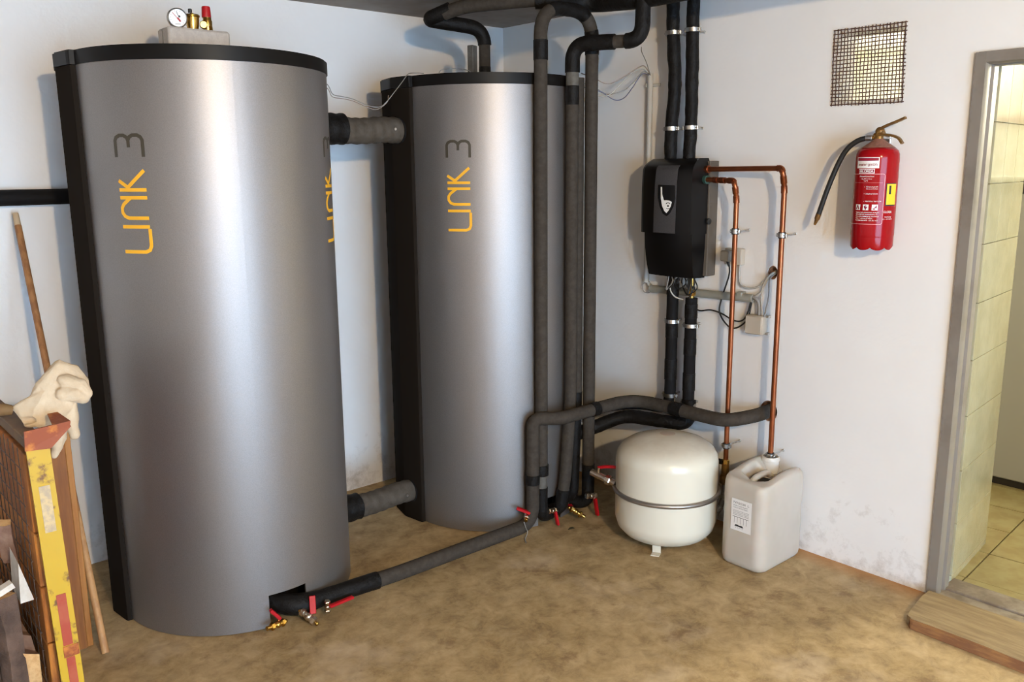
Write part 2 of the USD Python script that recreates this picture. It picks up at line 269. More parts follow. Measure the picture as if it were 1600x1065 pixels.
# right wall: opening outlines in (u = -y, z)
DY0, DY1, DZ = 2.50, 3.36, 2.021
outer = sbox(-.15, 0, 6.7, H).difference(sbox(DY0+.005, -1, DY1-.005, DZ-.005))
outer = outer.difference(Polygon([(1.982, 1.886), (2.243, 1.884), (2.236, 2.140), (1.978, 2.142)]))
outer = outer.difference(affinity.scale(Point(1.748, 1.196).buffer(.024), 1.0, 1.25)).difference(affinity.scale(Point(1.762, .585).buffer(.043), 1.0, 1.1))
wv = extr(outer, WT); v, f = vf(wv)
struct('wall_right', trimesh.Trimesh(np.c_[v[:, 2], -v[:, 0], v[:, 1]], f[:, ::-1], process=False), 'wall_white', 'white plaster wall with the fire extinguisher, vent opening and doorway', 'wall')
def lining(y, z, r, sz):
    o_ = affinity.scale(Point(0, 0).buffer(r-.0005), 1, sz); i_ = affinity.scale(Point(0, 0).buffer(r-.004), 1, sz); v, f = vf(extr(o_.difference(i_), WT-.008)); return trimesh.Trimesh(np.c_[v[:, 2]+.004, -y-v[:, 0], z+v[:, 1]], f[:, ::-1], process=False)
struct('trim_1', lining(1.762, .585, .043, 1.1), 'wall_core', 'bare brown brick edge of the round wall hole where the grey pipe enters', 'wall hole', 40); struct('trim_2', lining(1.748, 1.196, .024, 1.25), 'wall_core', 'bare brown edge of the small round wall hole with cables', 'wall hole', 40)
# adjoining washroom
struct('ceiling_washroom', bx((.12, -4.8, H), (3.05, .15, H+.15)), 'cream_wall', 'cream ceiling of the lit room behind the doorway', 'ceiling')
struct('wall_washroom_far', bx((2.9, -4.8, -.1), (3.05, .15, H)), 'cream_wall', 'cream far wall of the lit room behind the doorway', 'wall')
struct('wall_washroom_end', bx((WT, 0, -.1), (2.9, .15, H)), 'cream_wall', 'cream end wall of the lit room seen through the vent mesh', 'wall')
struct('wall_washroom_near', bx((WT, -4.8, -.1), (2.9, -4.65, H)), 'cream_wall', 'cream near wall of the lit room, hidden beside the doorway', 'wall')
# tiled pier beside the door: rotated a little
TD = np.array([math.cos(math.radians(6)), math.sin(math.radians(6)), 0]); TN = np.array([TD[1], -TD[0], 0]); T0 = np.array([.155, -2.52, 0.0]); TL = .49
RT = np.c_[TD, -TN, [0, 0, 1]]
tp = Thing('wall_tiled', 'cream glazed tile wall just inside the doorway', 'wall', T0, kind='structure')
tp.part('backing', obox(T0+TD*TL/2-TN*.07+np.array([0, 0, H/2-.02]), (TL-.012, .13, H+.03), RT), 'tile_grout', False)
zs = [-.02]+[.03+.2203*k for k in range(12)]; zs[-1] = H
xs = [0, .163, .327, .49]
for i in range(len(zs)-1):
    lo, hi = zs[i]+.0012, zs[i+1]-.0012
    cols = xs if lo > 1.3 else [0, .49]
    for a, b in zip(cols[:-1], cols[1:]):
        tp.part('tile', obox(T0+TD*(a+b)/2+TN*.0+np.array([0, 0, (lo+hi)/2]), (b-a-.0022, .014, hi-lo), RT, .002), 'tile', 30)
    tp.part('tile', obox(T0+TD*(TL+.003)-TN*.07+np.array([0, 0, (lo+hi)/2]), (.012, .13, hi-lo), RT, .002), 'tile', 30)
fl = Thing('floor_tiled', 'yellowish square floor tiles in the room behind the doorway', 'floor', (1.4, -2.6, 0), kind='structure')
fl.part('grout_bed', bx((WT, -4.65, -.1), (2.9, 0, -.004)), 'floor_grout', False)
ts = .30; RF = rot((0, 0, 1), 4)
for i in range(-4, 11):
    for j in range(-8, 10):
        c = RF @ np.array([(i+.5)*ts, (j+.5)*ts, 0])+np.array([.24, -2.55, 0])
        q = Polygon([(RF @ np.array([dx, dy, 0])+c)[:2] for dx, dy in ((-.147, -.147), (.147, -.147), (.147, .147), (-.147, .147))]).intersection(sbox(WT+.02, -4.64, 2.89, -.01))
        if q.area > 1e-4: fl.part('tile', mv(extr(q, .01), (0, 0, -.006+.001*math.sin(i*3.1+j*1.7))), 'floor_tile', False)
# steel door frame
d = Thing('door_1', 'grey painted steel door frame of the open doorway on the right', 'door frame', (0, -2.93, 0), kind='structure')
def frame_profile(a, b):
    return [(a, b)]
for nm, (y0, sgn) in (('jamb', (-DY0, -1)), ('jamb', (-DY1, 1))):
    prof = Polygon([(-.012, 0), (-.012, .036), (.0, .041), (.024, .041), (.030, .034), (.044, .034), (.048, .044), (.085, .044), (.085, .030), (.147, .021), (.147, .005), (.0, .005), (0, 0)])
    e = extr(prof, DZ-.001); v, f = vf(e); v = np.c_[v[:, 0], y0+sgn*v[:, 1], v[:, 2]]
    d.part(nm, trimesh.Trimesh(v, f if sgn > 0 else f[:, ::-1], process=False), 'frame_grey', 30)
prof = Polygon([(-.0115, 0), (-.0115, .036), (.0, .041), (.024, .041), (.030, .034), (.044, .034), (.048, .044), (.085, .044), (.085, .030), (.1465, .021), (.1465, .005), (.0, .005), (0, 0)])
v, f = vf(extr(prof, DY1-DY0-.02)); d.part('header', trimesh.Trimesh(np.c_[v[:, 0], -DY0-.01-v[:, 2], DZ-v[:, 1]], f, process=False), 'frame_grey', 30)
struct('threshold', join(bx((-.03, -3.35, 0), (.06, -2.505, .012), .004), bx((.06, -3.35, 0), (.17, -2.53, .020), .004)), 'threshold', 'dirty grey threshold strip across the doorway', 'threshold', 30)
# ---------------------------------------------------------------- tanks
def tank():
    c = np.array([-1.946, -.576, 0]); R = .44
    t = Thing('storage_tank', 'larger looking silver storage tank on the left with gauge block on top', 'storage tank', c, 'silver storage tanks')
    op = [259.3, 278.5]; g = []
    # jacket with opening at the foot
    angs = [a for a in np.arange(-170, 178.01, 2)]   # jacket runs from the strip (az 182) round to 538
    a0, a1 = 183.5, 506.0
    A = np.unique(np.r_[np.linspace(a0, a1, 150), op]); Z = np.array([0.004, .128, .3, .7, 1.2, 1.7, 1.996])
    th = .006; V, F = [], []
    idx = {}
    def vid(i, j, k):
        key = (i, j, k)
        if key not in idx:
            q = R-th*k; a = math.radians(A[i]); idx[key] = len(V); V.append((c[0]+q*math.cos(a), c[1]+q*math.sin(a), Z[j]))
        return idx[key]
    solid = np.ones((len(A)-1, len(Z)-1), bool)
    for i in range(len(A)-1):
        if op[0]-.01 <= A[i] and A[i+1] <= op[1]+.01: solid[i, 0] = False
    def quad(p, q, r, s): F.append((p, q, r)); F.append((p, r, s))
    ni, nj = solid.shape
    for i in range(ni):
        for j in range(nj):
            if not solid[i, j]: continue
            quad(vid(i, j, 0), vid(i+1, j, 0), vid(i+1, j+1, 0), vid(i, j+1, 0)); quad(vid(i, j, 1), vid(i, j+1, 1), vid(i+1, j+1, 1), vid(i+1, j, 1))
            if i == 0 or not solid[i-1, j]: quad(vid(i, j, 0), vid(i, j+1, 0), vid(i, j+1, 1), vid(i, j, 1))
            if i == ni-1 or not solid[i+1, j]: quad(vid(i+1, j, 0), vid(i+1, j, 1), vid(i+1, j+1, 1), vid(i+1, j+1, 0))
            if j == 0 or not solid[i, j-1]: quad(vid(i, j, 0), vid(i, j, 1), vid(i+1, j, 1), vid(i+1, j, 0))
            if j == nj-1 or not solid[i, j+1]: quad(vid(i, j+1, 0), vid(i+1, j+1, 0), vid(i+1, j+1, 1), vid(i, j+1, 1))
    t.part('jacket', trimesh.Trimesh(np.array(V), np.array(F), process=False), 'silver', 30)
    core = [(0, .012)]
    t.part('core', lathe([(.30, .10), (.30, .13), (.425, .14), (.425, 2.0), (.3, 2.0)], c, 64), 'black_plastic', 30, 'dark inner vessel seen in the foot opening')
    t.part('foot_ring', lathe([(.29, 0.0), (.31, 0.0), (.31, .10), (.29, .10)], c, 48), 'black_plastic', 30)
    # closure strip: polygon profile, relative to the tank axis
    sp = Polygon([(-.440, -.032), (-.456, -.030), (-.460, -.018), (-.472, .085), (-.470, .097), (-.440, .21), (-.384, .295), (-.36, .27), (-.40, .15), (-.425, .06)])
    t.part('closure_strip', mv(extr(sp, 1.985), c+np.array([0, 0, .003])), 'strip_plastic', 25)
    # lid with rim
    circ = Point(0, 0).buffer(R+.004, quad_segs=40)
    lid = unary_union([circ, sp.buffer(.004), Polygon([(-.40, 0), (-.46, -.018), (-.472, .085), (-.384, .295), (-.2, .2)]).buffer(.003)])
    t.part('lid', [mv(extr(lid, .042), c+np.array([0, 0, 1.99])), mv(extr(lid.buffer(-.006), .005), c+np.array([0, 0, 2.032]))], 'black_plastic', 25)
    # LINK 3, reading upwards, twice round the jacket
    def letters():
        h, w = .102, .0114
        L = {}
        L['L'] = [[(0, h), (0, .02), (.006, .006), (.02, 0), (.075, 0)]]
        L['I'] = [[(0, 0), (0, h)]]
        L['N'] = [[(0, 0), (0, h*.72), (.006, h*.87), (.018, h*.96), (.033, h*.96), (.045, h*.88), (.066, h*.60)], [(.066, 0), (.066, h)]]
        L['K'] = [[(0, 0), (0, h)], [(.030, h), (.008, h*.66), (.062, h*.03)], [(0, h*.66), (.008, h*.66)]]
        L['3'] = [[(0, h), (.052, h), (.062, h*.95), (.068, h*.82), (.068, h*.66), (.062, h*.55), (.052, h*.5), (.030, h*.5)], [(.052, h*.5), (.062, h*.45), (.068, h*.34), (.068, h*.16), (.062, h*.05), (.052, 0), (0, 0)]]
        pos = {'L': 1.384, 'I': 1.466, 'N': 1.494, 'K': 1.585, '3': 1.690}
        out = []
        for ch, strokes in L.items():
            poly = unary_union([LineString(s).buffer(w/2, cap_style='flat', join_style='round', quad_segs=6) for s in strokes])
            poly = affinity.translate(poly, pos[ch], -h/2)
            # (u up, v left) -> x along circumference (to the right), y up
            m = extr(poly, .0012); v, f = vf(m); out.append((ch, trimesh.Trimesh(np.c_[-v[:, 1], v[:, 0], v[:, 2]], f, process=False)))
        return out
    for az in (213.9, 318.6):
        for ch, m in letters():
            t.part('digit' if ch == '3' else 'letter', wrap(m, c, R-.0002, az, .02), 'logo_dark' if ch == '3' else 'yellow', 30, {'3': 'dark numeral 3', 'L': 'yellow letter L', 'I': 'yellow letter I', 'N': 'yellow letter N', 'K': 'yellow letter K'}[ch])
    return t
t1 = tank()
copy(t1, 'farther silver storage tank near the corner behind the grey vertical pipes', (-.6, -.57, 0))
# gauge block on the left tank
s = Thing('safety_group', 'beige insulated fitting block with gauge, air vent and red-capped safety valve', 'fitting', (-1.965, -.57, 2.036))
s.part('insulation_block', obox((-1.965, -.57, 2.088), (.225, .105, .103), np.eye(3), .012), 'insulation_block', 40); s.part('seam', bx((-2.0795, -.572, 2.04), (-2.0765, -.568, 2.135)), 'plug_grey', False)
gc = np.array([-2.033, -.60, 2.172]); gd = np.array([-.22, -1, -.10]); gd /= np.linalg.norm(gd); gR = basis(gd)
p = s.part('gauge_case', mv(lathe([(.028, -.026), (.033, -.022), (.0335, .004), (.031, .007), (.029, .006), (.029, .003)], n=40), gc, gR), 'zinc', 40)
s.part('dial', mv(lathe([(.0295, .002), (.0295, .0042)], n=40), gc, gR), 'dial', 30, None, p)
# basis columns: x, y, d. text upright: image right is -x column? resolved by explicit vectors
gx = np.cross([0, 0, 1.], gd); gx /= np.linalg.norm(gx); gy = np.cross(gd, gx); GR = np.c_[gx, gy, gd]
def on(c, R_, poly, z0, h): return mv(mv(extr(poly, h), (0, 0, z0)), c, R_)
s.part('needle', on(gc, GR, LineString([(.007, -.009), (-.016, .016)]).buffer(.0008).union(LineString([(.008, -.010), (.001, -.001)]).buffer(.0028)), .0046, .001), 'red_lever', 20, 'red needle', p)
s.part('marker_hand', on(gc, GR, LineString([(.004, .004), (-.003, .021)]).buffer(.0008).union(Point(.006, .005).buffer(.0035)), .0046, .0008), 'ink', 20, 'dark marker hand', p)
s.part('scale_print', on(gc, GR, unary_union([LineString([(math.cos(a)*.022, math.sin(a)*.022), (math.cos(a)*.025, math.sin(a)*.025)]).buffer(.0004) for a in np.linspace(-.7, 3.84, 13)]+[sbox(-.009, -.0215, .009, -.0195)]), .0043, .0006), 'ink_grey', False, None, p)
s.part('gauge_stem', cyl((-2.033, -.575, 2.130), (-2.033, -.575, 2.150), .008), 'brass')
p = s.part('air_vent', lathe([(.019, 2.134), (.020, 2.145), (.0225, 2.170), (.0235, 2.182), (.026, 2.184), (.026, 2.189), (.022, 2.192), (.006, 2.193), (.006, 2.197)], (-1.972, -.58, 0), 36), 'brass')
s.part('cap', lathe([(.0062, 2.196), (.0068, 2.198), (.0068, 2.208), (.005, 2.210)], (-1.980, -.585, 0), 18), 'rubber', 35, 'small black cap', p)
p = s.part('safety_valve', [lathe([(.013, 2.130), (.013, 2.140), (.016, 2.146), (.0165, 2.175), (.0145, 2.180), (.014, 2.192)], (-1.915, -.575, 0), 30), trimesh.creation.icosphere(2, .0145).apply_translation((-1.934, -.585, 2.160)), cyl((-1.934, -.585, 2.160), (-1.942, -.605, 2.158), .0125), cyl((-1.912, -.60, 2.128), (-1.912, -.594, 2.156), .006, 12)], 'brass')
s.part('cap', lathe([(.0165, 2.188), (.0165, 2.194), (.0150, 2.222), (.0125, 2.226), (.006, 2.226)], (-1.917, -.575, 0), 24), 'red_cap', 30, 'red plastic cap', p)
# ---------------------------------------------------------------- pipes between the tanks
def link(name, label, z, r, xa, xb, y, collar):
    t = Thing(name, label, 'pipe', ((xa+xb)/2, y, z), 'insulated pipes joining the two tanks')
    x = np.linspace(xa, xb, 90); rr = r*(1+.025*np.sin((x-xa)*2*np.pi/.046)+.03*meshkit.fbm(np.c_[x*18, 0*x, 0*x+z], 2)-.015)
    path = np.c_[x, y+0*x, z+.004*np.sin((x-xa)*20)]
    t.part('sleeve', sweep(path, rr, 36, .02, 3, 14), 'sleeve', 50)
    cx = np.linspace(*collar, 18); cr = r*1.16*(1-.25*np.exp(-((cx-collar[1])/.006)**2)+.03*np.sin(cx*120)); t.part('tape_collar', sweep(np.c_[cx, y+0*cx, z+.002+0*cx], cr, 36, .03, 5, 20), 'black_tape', 45, 'wrapped black tape collar')
    t.part('end_gasket', cyl((xb-.035, y, z), (xb, y, z), r*1.06, 32), 'black_foam')
    a = math.radians(215); t.part('strap_pin', cyl((xb-.085, y+math.cos(a)*r, z+.1*r), (xb-.085, y+math.cos(a)*(r+.006)-.012, z+.1*r), .006, 14), 'steel', label='small shiny pin')
link('tank_link_pipe', 'thick grey wrapped pipe joining the tanks near the top', 1.808, .055, -1.52, -1.035, -.52, (-1.52, -1.335))
link('tank_link_pipe', 'thick grey wrapped pipe joining the tanks close to the floor', .142, .052, -1.52, -1.035, -.52, (-1.52, -1.345))
# ---------------------------------------------------------------- grey pipe columns in front of the right tank
PR = .0286
def band(path, s0, s1, r, n=22): return sweep(sub(path, s0, s1), r, n)
t = Thing('insulated_pipe', 'grey insulated pipe looping up, over at the ceiling and down again, leftmost and rightmost uprights', 'pipe', (-.55, -1.05, 0))
P1 = (-.690, -1.035); P3 = (-.402, -1.055)
path = dense(fillet([(*P1, .16), (*P1, 2.300), (*P3, 2.300), (*P3, .17)], .12, 12), .05); Lp = length(path)
t.part('sleeve', sweep(sub(path, .15, Lp-.08), PR, 22), 'foam_grey', 40)
z_top = 2.300-.16
t.part('tape_band', band(path, 1.925, 2.005, PR*1.07), 'black_tape', label='black tape band')
t.part('tape_band', band(path, Lp-z_top+.085, Lp-z_top+.185, PR*1.07), 'black_tape', label='black tape band')
t.part('tape_band', band(path, .105, .155, PR*1.14), 'black_tape'); t.part('bare_foam', band(path, .04, .105, PR*.9), 'foam_light', label='light bare foam piece')
t.part('tape_elbow', sweep(sub(path, z_top+.005, z_top+.21), PR*1.03, 22, .03, 3, 30), 'black_tape', 45)
t.part('tape_end', sweep(dense(fillet([(*P1, .205), (*P1, .06), (-.60, -1.00, .045)], .05), .03), PR*1.0, 22, .04, 8, 30), 'black_tape', 45, 'black wrapped lower end')
t.part('tape_end', sweep(dense(fillet([(*P3, .255), (*P3, .06), (-.44, -.97, .05)], .05), .03), PR*1.06, 22, .04, 9, 30), 'black_tape', 45, 'black wrapped lower end')
t = Thing('insulated_pipe', 'grey insulated pipe with a black wrapped elbow near the ceiling, second upright from the right', 'pipe', (-.51, -1.04, 0))
path = dense(fillet([(-.59, -.99, .05), (-.575, -1.045, .08), (-.560, -1.062, .25), (-.512, -1.045, .62), (-.512, -1.045, 2.163), (-.400, -1.338, 2.155), (-.400, -1.338, 2.31)], [.03, .05, .1, .075, .07], 10), .04); Lp = length(path)
s_e = Lp-.31-.155
t.part('sleeve', sweep(sub(path, .12, s_e-.10), PR*.98, 22), 'foam_grey', 40)
t.part('sleeve', sweep(sub(path, s_e+.20, s_e+.29), PR*.92, 22), 'foam_grey', 40)
t.part('tape_wrap', sweep(sub(path, s_e-.12, s_e-.065), PR*1.0, 22), 'foam_light', 40, 'light grey foam section below the elbow')
t.part('tape_wrap', sweep(sub(path, s_e-.065, s_e+.215), PR*1.12, 22, .05, 4, 26), 'black_tape', 45, 'black wrapped elbow')
t.part('tape_wrap', sweep(sub(path, s_e+.265, Lp), PR*1.10, 22, .05, 6, 26), 'black_tape', 45, 'black wrapped bend up to the ceiling')
t.part('tape_wrap', sweep(sub(path, s_e-.20, s_e-.12), PR*1.04, 22), 'black_tape', 45)
t.part('tape_end', sweep(sub(path, 0, .15), PR*1.1, 22, .05, 7, 26), 'black_tape', 45, 'black wrapped lower end')
t = Thing('insulated_pipe', 'dark grey insulated pipe half hidden behind the rightmost upright', 'pipe', (-.438, -1.01, 0))
path = dense(fillet([(-.438, -1.010, 2.03), (-.438, -1.010, .62), (-.47, -1.02, .10), (-.49, -.93, .06)], .06, 8), .04); Lp = length(path)
t.part('sleeve', sweep(sub(path, 0, 1.42), PR*.92, 20), 'foam_grey', 40); t.part('tape_end', sweep(sub(path, 1.42, Lp), PR*.95, 20, .05, 2, 26), 'black_tape', 45, 'black wrapped lower half')
# floor pipe, riser and long branch to the right wall
t = Thing('floor_pipe', 'long grey insulated pipe along the floor rising and bending over to the right wall', 'pipe', (-.9, -1.04, 0))
path = dense(fillet([(-2.0, -.93, .075), (-1.93, -1.03, .062), (-1.50, -1.037, .046), (-.748, -1.037, .046), (-.748, -1.040, .548), (-.655, -1.118, .543), (-.17, -1.128, .548), (-.165, -1.655, .548), (-.07, -1.755, .578), (.06, -1.768, .59)], [.05, .05, .09, .05, .05, .14, .07, .04], 10), .04); Lp = length(path)
t.part('sleeve', sweep(sub(path, .42, Lp), .0300, 24), 'foam_grey', 40)
_te = dense(sub(path, 0, .46), .012); t.part('tape_end', sweep(_te, np.interp(np.linspace(0, .46, len(_te)), [0, .17, .24, .40, .46], [.040, .040, .031, .034, .035]), 24, .07, 11, 16), 'black_tape', 45, 'black wrapped end at the left tank')
s_r = length(path[:np.argmin(np.linalg.norm(path-np.array([-.748, -1.04, .26]), axis=1))+1])
t.part('tape_band', band(path, s_r-.02, s_r+.025, .0325), 'black_tape', label='black tape band')
s_m = length(path[:np.argmin(np.linalg.norm(path-np.array([-.44, -1.122, .546]), axis=1))+1])
t.part('tape_band', band(path, s_m-.02, s_m+.022, .0325), 'black_tape', label='black tape band')
s_w = length(path[:np.argmin(np.linalg.norm(path-np.array([-.165, -1.42, .548]), axis=1))+1])
t.part('tape_band', band(path, s_w-.045, s_w+.02, .0325), 'black_tape', label='black tape band below the pump station pipe')
# ceiling pipes
t = Thing('ceiling_pipe', 'black pipe running under the ceiling along the right wall', 'pipe', (-.38, -1.9, 2.33))
path = dense(fillet([(-.852, -.487, 2.300), (-.77, -.62, 2.345), (-.60, -.955, 2.350), (-.36, -1.0, 2.350), (-.385, -1.30, 2.322), (-.395, -3.2, 2.322)], [.06, .1, .1, .1], 10), .05); Lp = length(path)
t.part('tape_wrap', sweep(sub(path, .50, Lp), .040, 24, .03, 3, 12), 'black_tape', 45)
t.part('sleeve', sweep(sub(path, .07, .52), .030, 22), 'foam_grey', 40, 'bare grey foam stretch')
t = Thing('tank_top_pipe', 'black wrapped pipe rising from the right tank and bending left at the ceiling', 'pipe', (-.607, -.57, 2.04))
path = dense(fillet([(-.607, -.57, 2.03), (-.607, -.57, 2.272), (-.800, -.50, 2.292), (-.862, -.478, 2.298), (-.80, -.57, 2.337)], [.075, .05, .035], 10), .02); Lp = length(path)
t.part('sleeve', sweep(sub(path, .03, .19), .0262, 22), 'foam_grey', 40)
t.part('tape_wrap', sweep(sub(path, .17, Lp), .0315, 24, .05, 2, 24), 'black_tape', 45)
t.part('tape_band', band(path, 0, .075, .0275), 'black_tape')
single('foam_block', obox((-.680, -.57, 2.118), (.040, .030, .150), rot((0, 0, 1), 20), .004), 'foam_light', 'upright grey foam offcut standing beside the pipe on the right tank', 'foam block')
# black pipes above and below the pump station
def vpipe(name, label, pts, r, seed, fil=.12):
    t = Thing(name, label, 'pipe', pts[0]); path = dense(spline(pts, 10), .012)
    t.part('foil_wrap', sweep(path, r, 26, .13, seed, 26), 'black_tape', 50); return t, path
vpipe('black_pipe', 'left black wrapped pipe rising from the pump station to the ceiling', [(-.085, -1.252, 1.60), (-.085, -1.250, 1.82), (-.088, -1.266, 2.0), (-.085, -1.246, 2.22), (-.085, -1.24, 2.40)], .0288, 1)
vpipe('black_pipe', 'right black wrapped pipe rising from the pump station to the ceiling', [(-.085, -1.348, 1.60), (-.085, -1.358, 1.82), (-.085, -1.356, 2.0), (-.085, -1.352, 2.22), (-.085, -1.350, 2.40)], .0280, 2)
def lower(label, y, z0, z1, seed):
    t = Thing('black_pipe', label, 'pipe', (-.07, y, z1)); path = np.c_[np.full(50, -.07), np.full(50, y), np.linspace(z0, z1, 50)]
    t.part('foam_tube', sweep(path, .0272, 22), 'black_foam', 40)
    for k in range(3):
        za = z0-(.06+.33*k)*(z0-z1)/1.0; zb = za-(.13+.02*k)*(z0-z1); t.part('tape_band', sweep(np.c_[np.full(8, -.07), np.full(8, y), np.linspace(za, zb, 8)], .0292, 22, .04, seed+k, 30), 'black_tape', 45)
    return t
lower('left black foam pipe below the pump station', -1.272, 1.17, .59, 4)
t = lower('right black foam pipe below the pump station', -1.380, 1.055, .565, 8)
t.part('brass_stub', [cyl((-.07, -1.380, 1.03), (-.07, -1.380, 1.19), .012), lathe([(.016, 1.065), (.0185, 1.07), (.0185, 1.085), (.016, 1.09)], (-.07, -1.380, 0), 6)], 'brass', 30, 'brass pipe stub with nut')
t = Thing('black_pipe', 'black wrapped pipe curving behind the white expansion vessel to the pipe uprights', 'pipe', (-.2, -1.2, .5))
path = dense(fillet([(-.072, -1.385, .575), (-.085, -1.395, .462), (-.13, -1.31, .462), (-.20, -1.10, .466), (-.34, -1.035, .42), (-.42, -1.00, .395)], [.05, .05, .12, .1], 8), .02)
t.part('foil_wrap', sweep(path, .032, 22, .16, 5, 22), 'black_tape', 50)
t = Thing('black_pipe', 'black wrapped pipe tucked under the long grey pipe along the right wall', 'pipe', (-.1, -1.2, .52))
path = dense(fillet([(-.07, -1.272, .60), (-.085, -1.272, .512), (-.12, -1.10, .510), (-.30, -1.02, .505), (-.38, -.985, .50)], [.05, .08, .08], 8), .02)
t.part('foil_wrap', sweep(path, .025, 22, .06, 6, 24), 'black_tape', 50)
# clamps
def clamp(name, label, group, c, r, L, rubber=True):
    t = Thing(name, label, 'pipe clamp', c, group); c = np.array(c, float)
    ring = extr(Point(0, 0).buffer(r+.0050, quad_segs=12).difference(Point(0, 0).buffer(r+.0003, quad_segs=12)), .017); ring = mv(ring, c-np.array([0, 0, .0085]))
    t.part('ring', ring, 'steel', 30)
    if rubber: t.part('lining', mv(extr(Point(0, 0).buffer(r+.0042, quad_segs=12).difference(Point(0, 0).buffer(r-.0012, quad_segs=12)), .025), c-np.array([0, 0, .0125])), 'rubber', 30)
    for sy in (1, -1):
        p = t.part('ear', bx(c+np.array([-.006, sy*r, -.008]), c+np.array([.006, sy*(r+.012), .008]), .002), 'steel', 30)
        t.part('screw', cyl(c+np.array([-.012, sy*(r+.0075), 0]), c+np.array([.010, sy*(r+.0075), 0]), .0035, 10), 'zinc', 30, None, p)
    t.part('bolt', [cyl(c+np.array([r+.001, 0, 0]), c+np.array([L+.012, 0, 0]), .0032, 10), cyl(c+np.array([r+.001, 0, 0]), c+np.array([r+.012, 0, 0]), .0065, 6)], 'zinc', 30)
    t.part('wall_washer', cyl(c+np.array([L-.004, 0, 0]), c+np.array([L+.002, 0, 0]), .006, 12), 'zinc', 30)
    return t
CP1, CP2 = np.array([-.103, -1.846]), np.array([-.112, -1.628]); CR = .0112
k1 = clamp('pipe_clamp', 'steel clamp with bolt on the right copper pipe beside the extinguisher hose', 'clamps on the copper pipes', (*CP1, 1.366), CR, -CP1[0])
copy(k1, 'steel clamp with bolt on the right copper pipe just above the canister neck', (*CP1, .425))
copy(k1, 'steel clamp with bolt on the left copper pipe above the wall socket', (*CP2, 1.372))
copy(k1, 'steel clamp with bolt on the left copper pipe low behind the canister', (*CP2, .418))
k2 = clamp('pipe_clamp', 'steel clamp near the ceiling on the left black pipe', 'clamps on the black pipes', (-.085, -1.247, 2.222), .0300, .085, False)
copy(k2, 'steel clamp near the ceiling on the right black pipe', (-.085, -1.352, 2.222))
copy(k2, 'steel clamp on the left black pipe just above the pump station', (-.085, -1.250, 1.812)); copy(k2, 'steel clamp on the right black pipe just above the pump station', (-.085, -1.357, 1.812))
k3 = clamp('pipe_clamp', 'steel clamp halfway down the left foam pipe below the pump station', 'clamps on the foam pipes', (-.07, -1.272, .935), .0293, .07, False)
copy(k3, 'steel clamp halfway down the right foam pipe below the pump station', (-.07, -1.380, .928)); copy(k3, 'steel clamp at the bottom of the left foam pipe', (-.07, -1.272, .578)); copy(k3, 'steel clamp at the bottom of the right foam pipe', (-.07, -1.380, .553))
# ---------------------------------------------------------------- copper pipes
t = Thing('copper_pipe', 'right copper pipe running from the pump station down into the canister neck', 'copper pipe', (*CP1, .4))
path = dense(fillet([(-.075, -1.43, 1.632), (-.125, -1.842, 1.634), (-.128, -1.852, 1.612), (CP1[0], CP1[1]+.0, 1.555), (*CP1, 1.50), (*CP1, .405)], [.020, .012, .03, .03], 8), .03); Lp = length(path)
t.part('tube', sweep(path, CR, 20), 'copper', 45)
for a, b in ((.395, .428), (.446, .476), (.488, .518)): t.part('fitting', sweep(sub(path, a, b), CR*1.17, 20), 'copper_dark', 40)
t.part('collar', cyl(path[0]+np.array([0, .0, 0]), path[0]+np.array([-.002, -.028, 0]), .017, 18), 'copper_dark')
t = Thing('copper_pipe', 'left copper pipe dropping from the pump station behind the white vessel', 'copper pipe', (*CP2, .35))
path = dense(fillet([(-.085, -1.43, 1.588), (-.130, -1.622, 1.584), (-.133, -1.632, 1.562), (CP2[0], CP2[1], 1.505), (*CP2, 1.45), (*CP2, .335)], [.02, .012, .03, .03], 8), .03); Lp = length(path)
t.part('tube', sweep(path, CR*.98, 20), 'copper', 45)
for a, b in ((.075, .10), (.115, .145), (.168, .200), (.222, .250), (.262, .292)): t.part('fitting', sweep(sub(path, a, b), CR*1.18, 20), 'copper_dark', 40)
t.part('taped_joint', sweep(dense(np.array([(-.083, -1.432, 1.588), (-.090, -1.462, 1.587)]), .01), .019, 18, .15, 4, 60), 'green_tape', 45, 'dark green taped joint at the pump station')
t.part('nut', lathe([(.014, .325), (.0165, .328), (.0165, .350), (.013, .354)], (*CP2, 0), 6), 'brass', False)
t = Thing('safety_valve', 'brass and grey valve under the left copper pipe, between vessel and canister', 'valve', (*CP2, .1))
t.part('body', [cyl((*CP2, .335), (*CP2, .255), .017), lathe([(.02, .24), (.024, .245), (.024, .275), (.02, .28)], (*CP2, 0), 8)], 'old_brass', 35)
t.part('hose', sweep(spline([(*CP2, .26), (CP2[0]-.004, CP2[1], .18), (CP2[0]-.012, CP2[1]+.015, .12), (-.132, -1.602, .09)], 10), .0125, 16), 'cable_grey', 40); t.part('coupling', [cyl((CP2[0], CP2[1], .165), (CP2[0]-.002, CP2[1], .205), .017, 16), cyl((-.120, -1.618, .13), (-.132, -1.602, .112), .016, 16)], 'zinc', 35)
t.part('side_pipe', cyl((CP2[0]-.006, CP2[1]+.012, .34), (-.126, -1.555, .34), .012), 'black_tape')
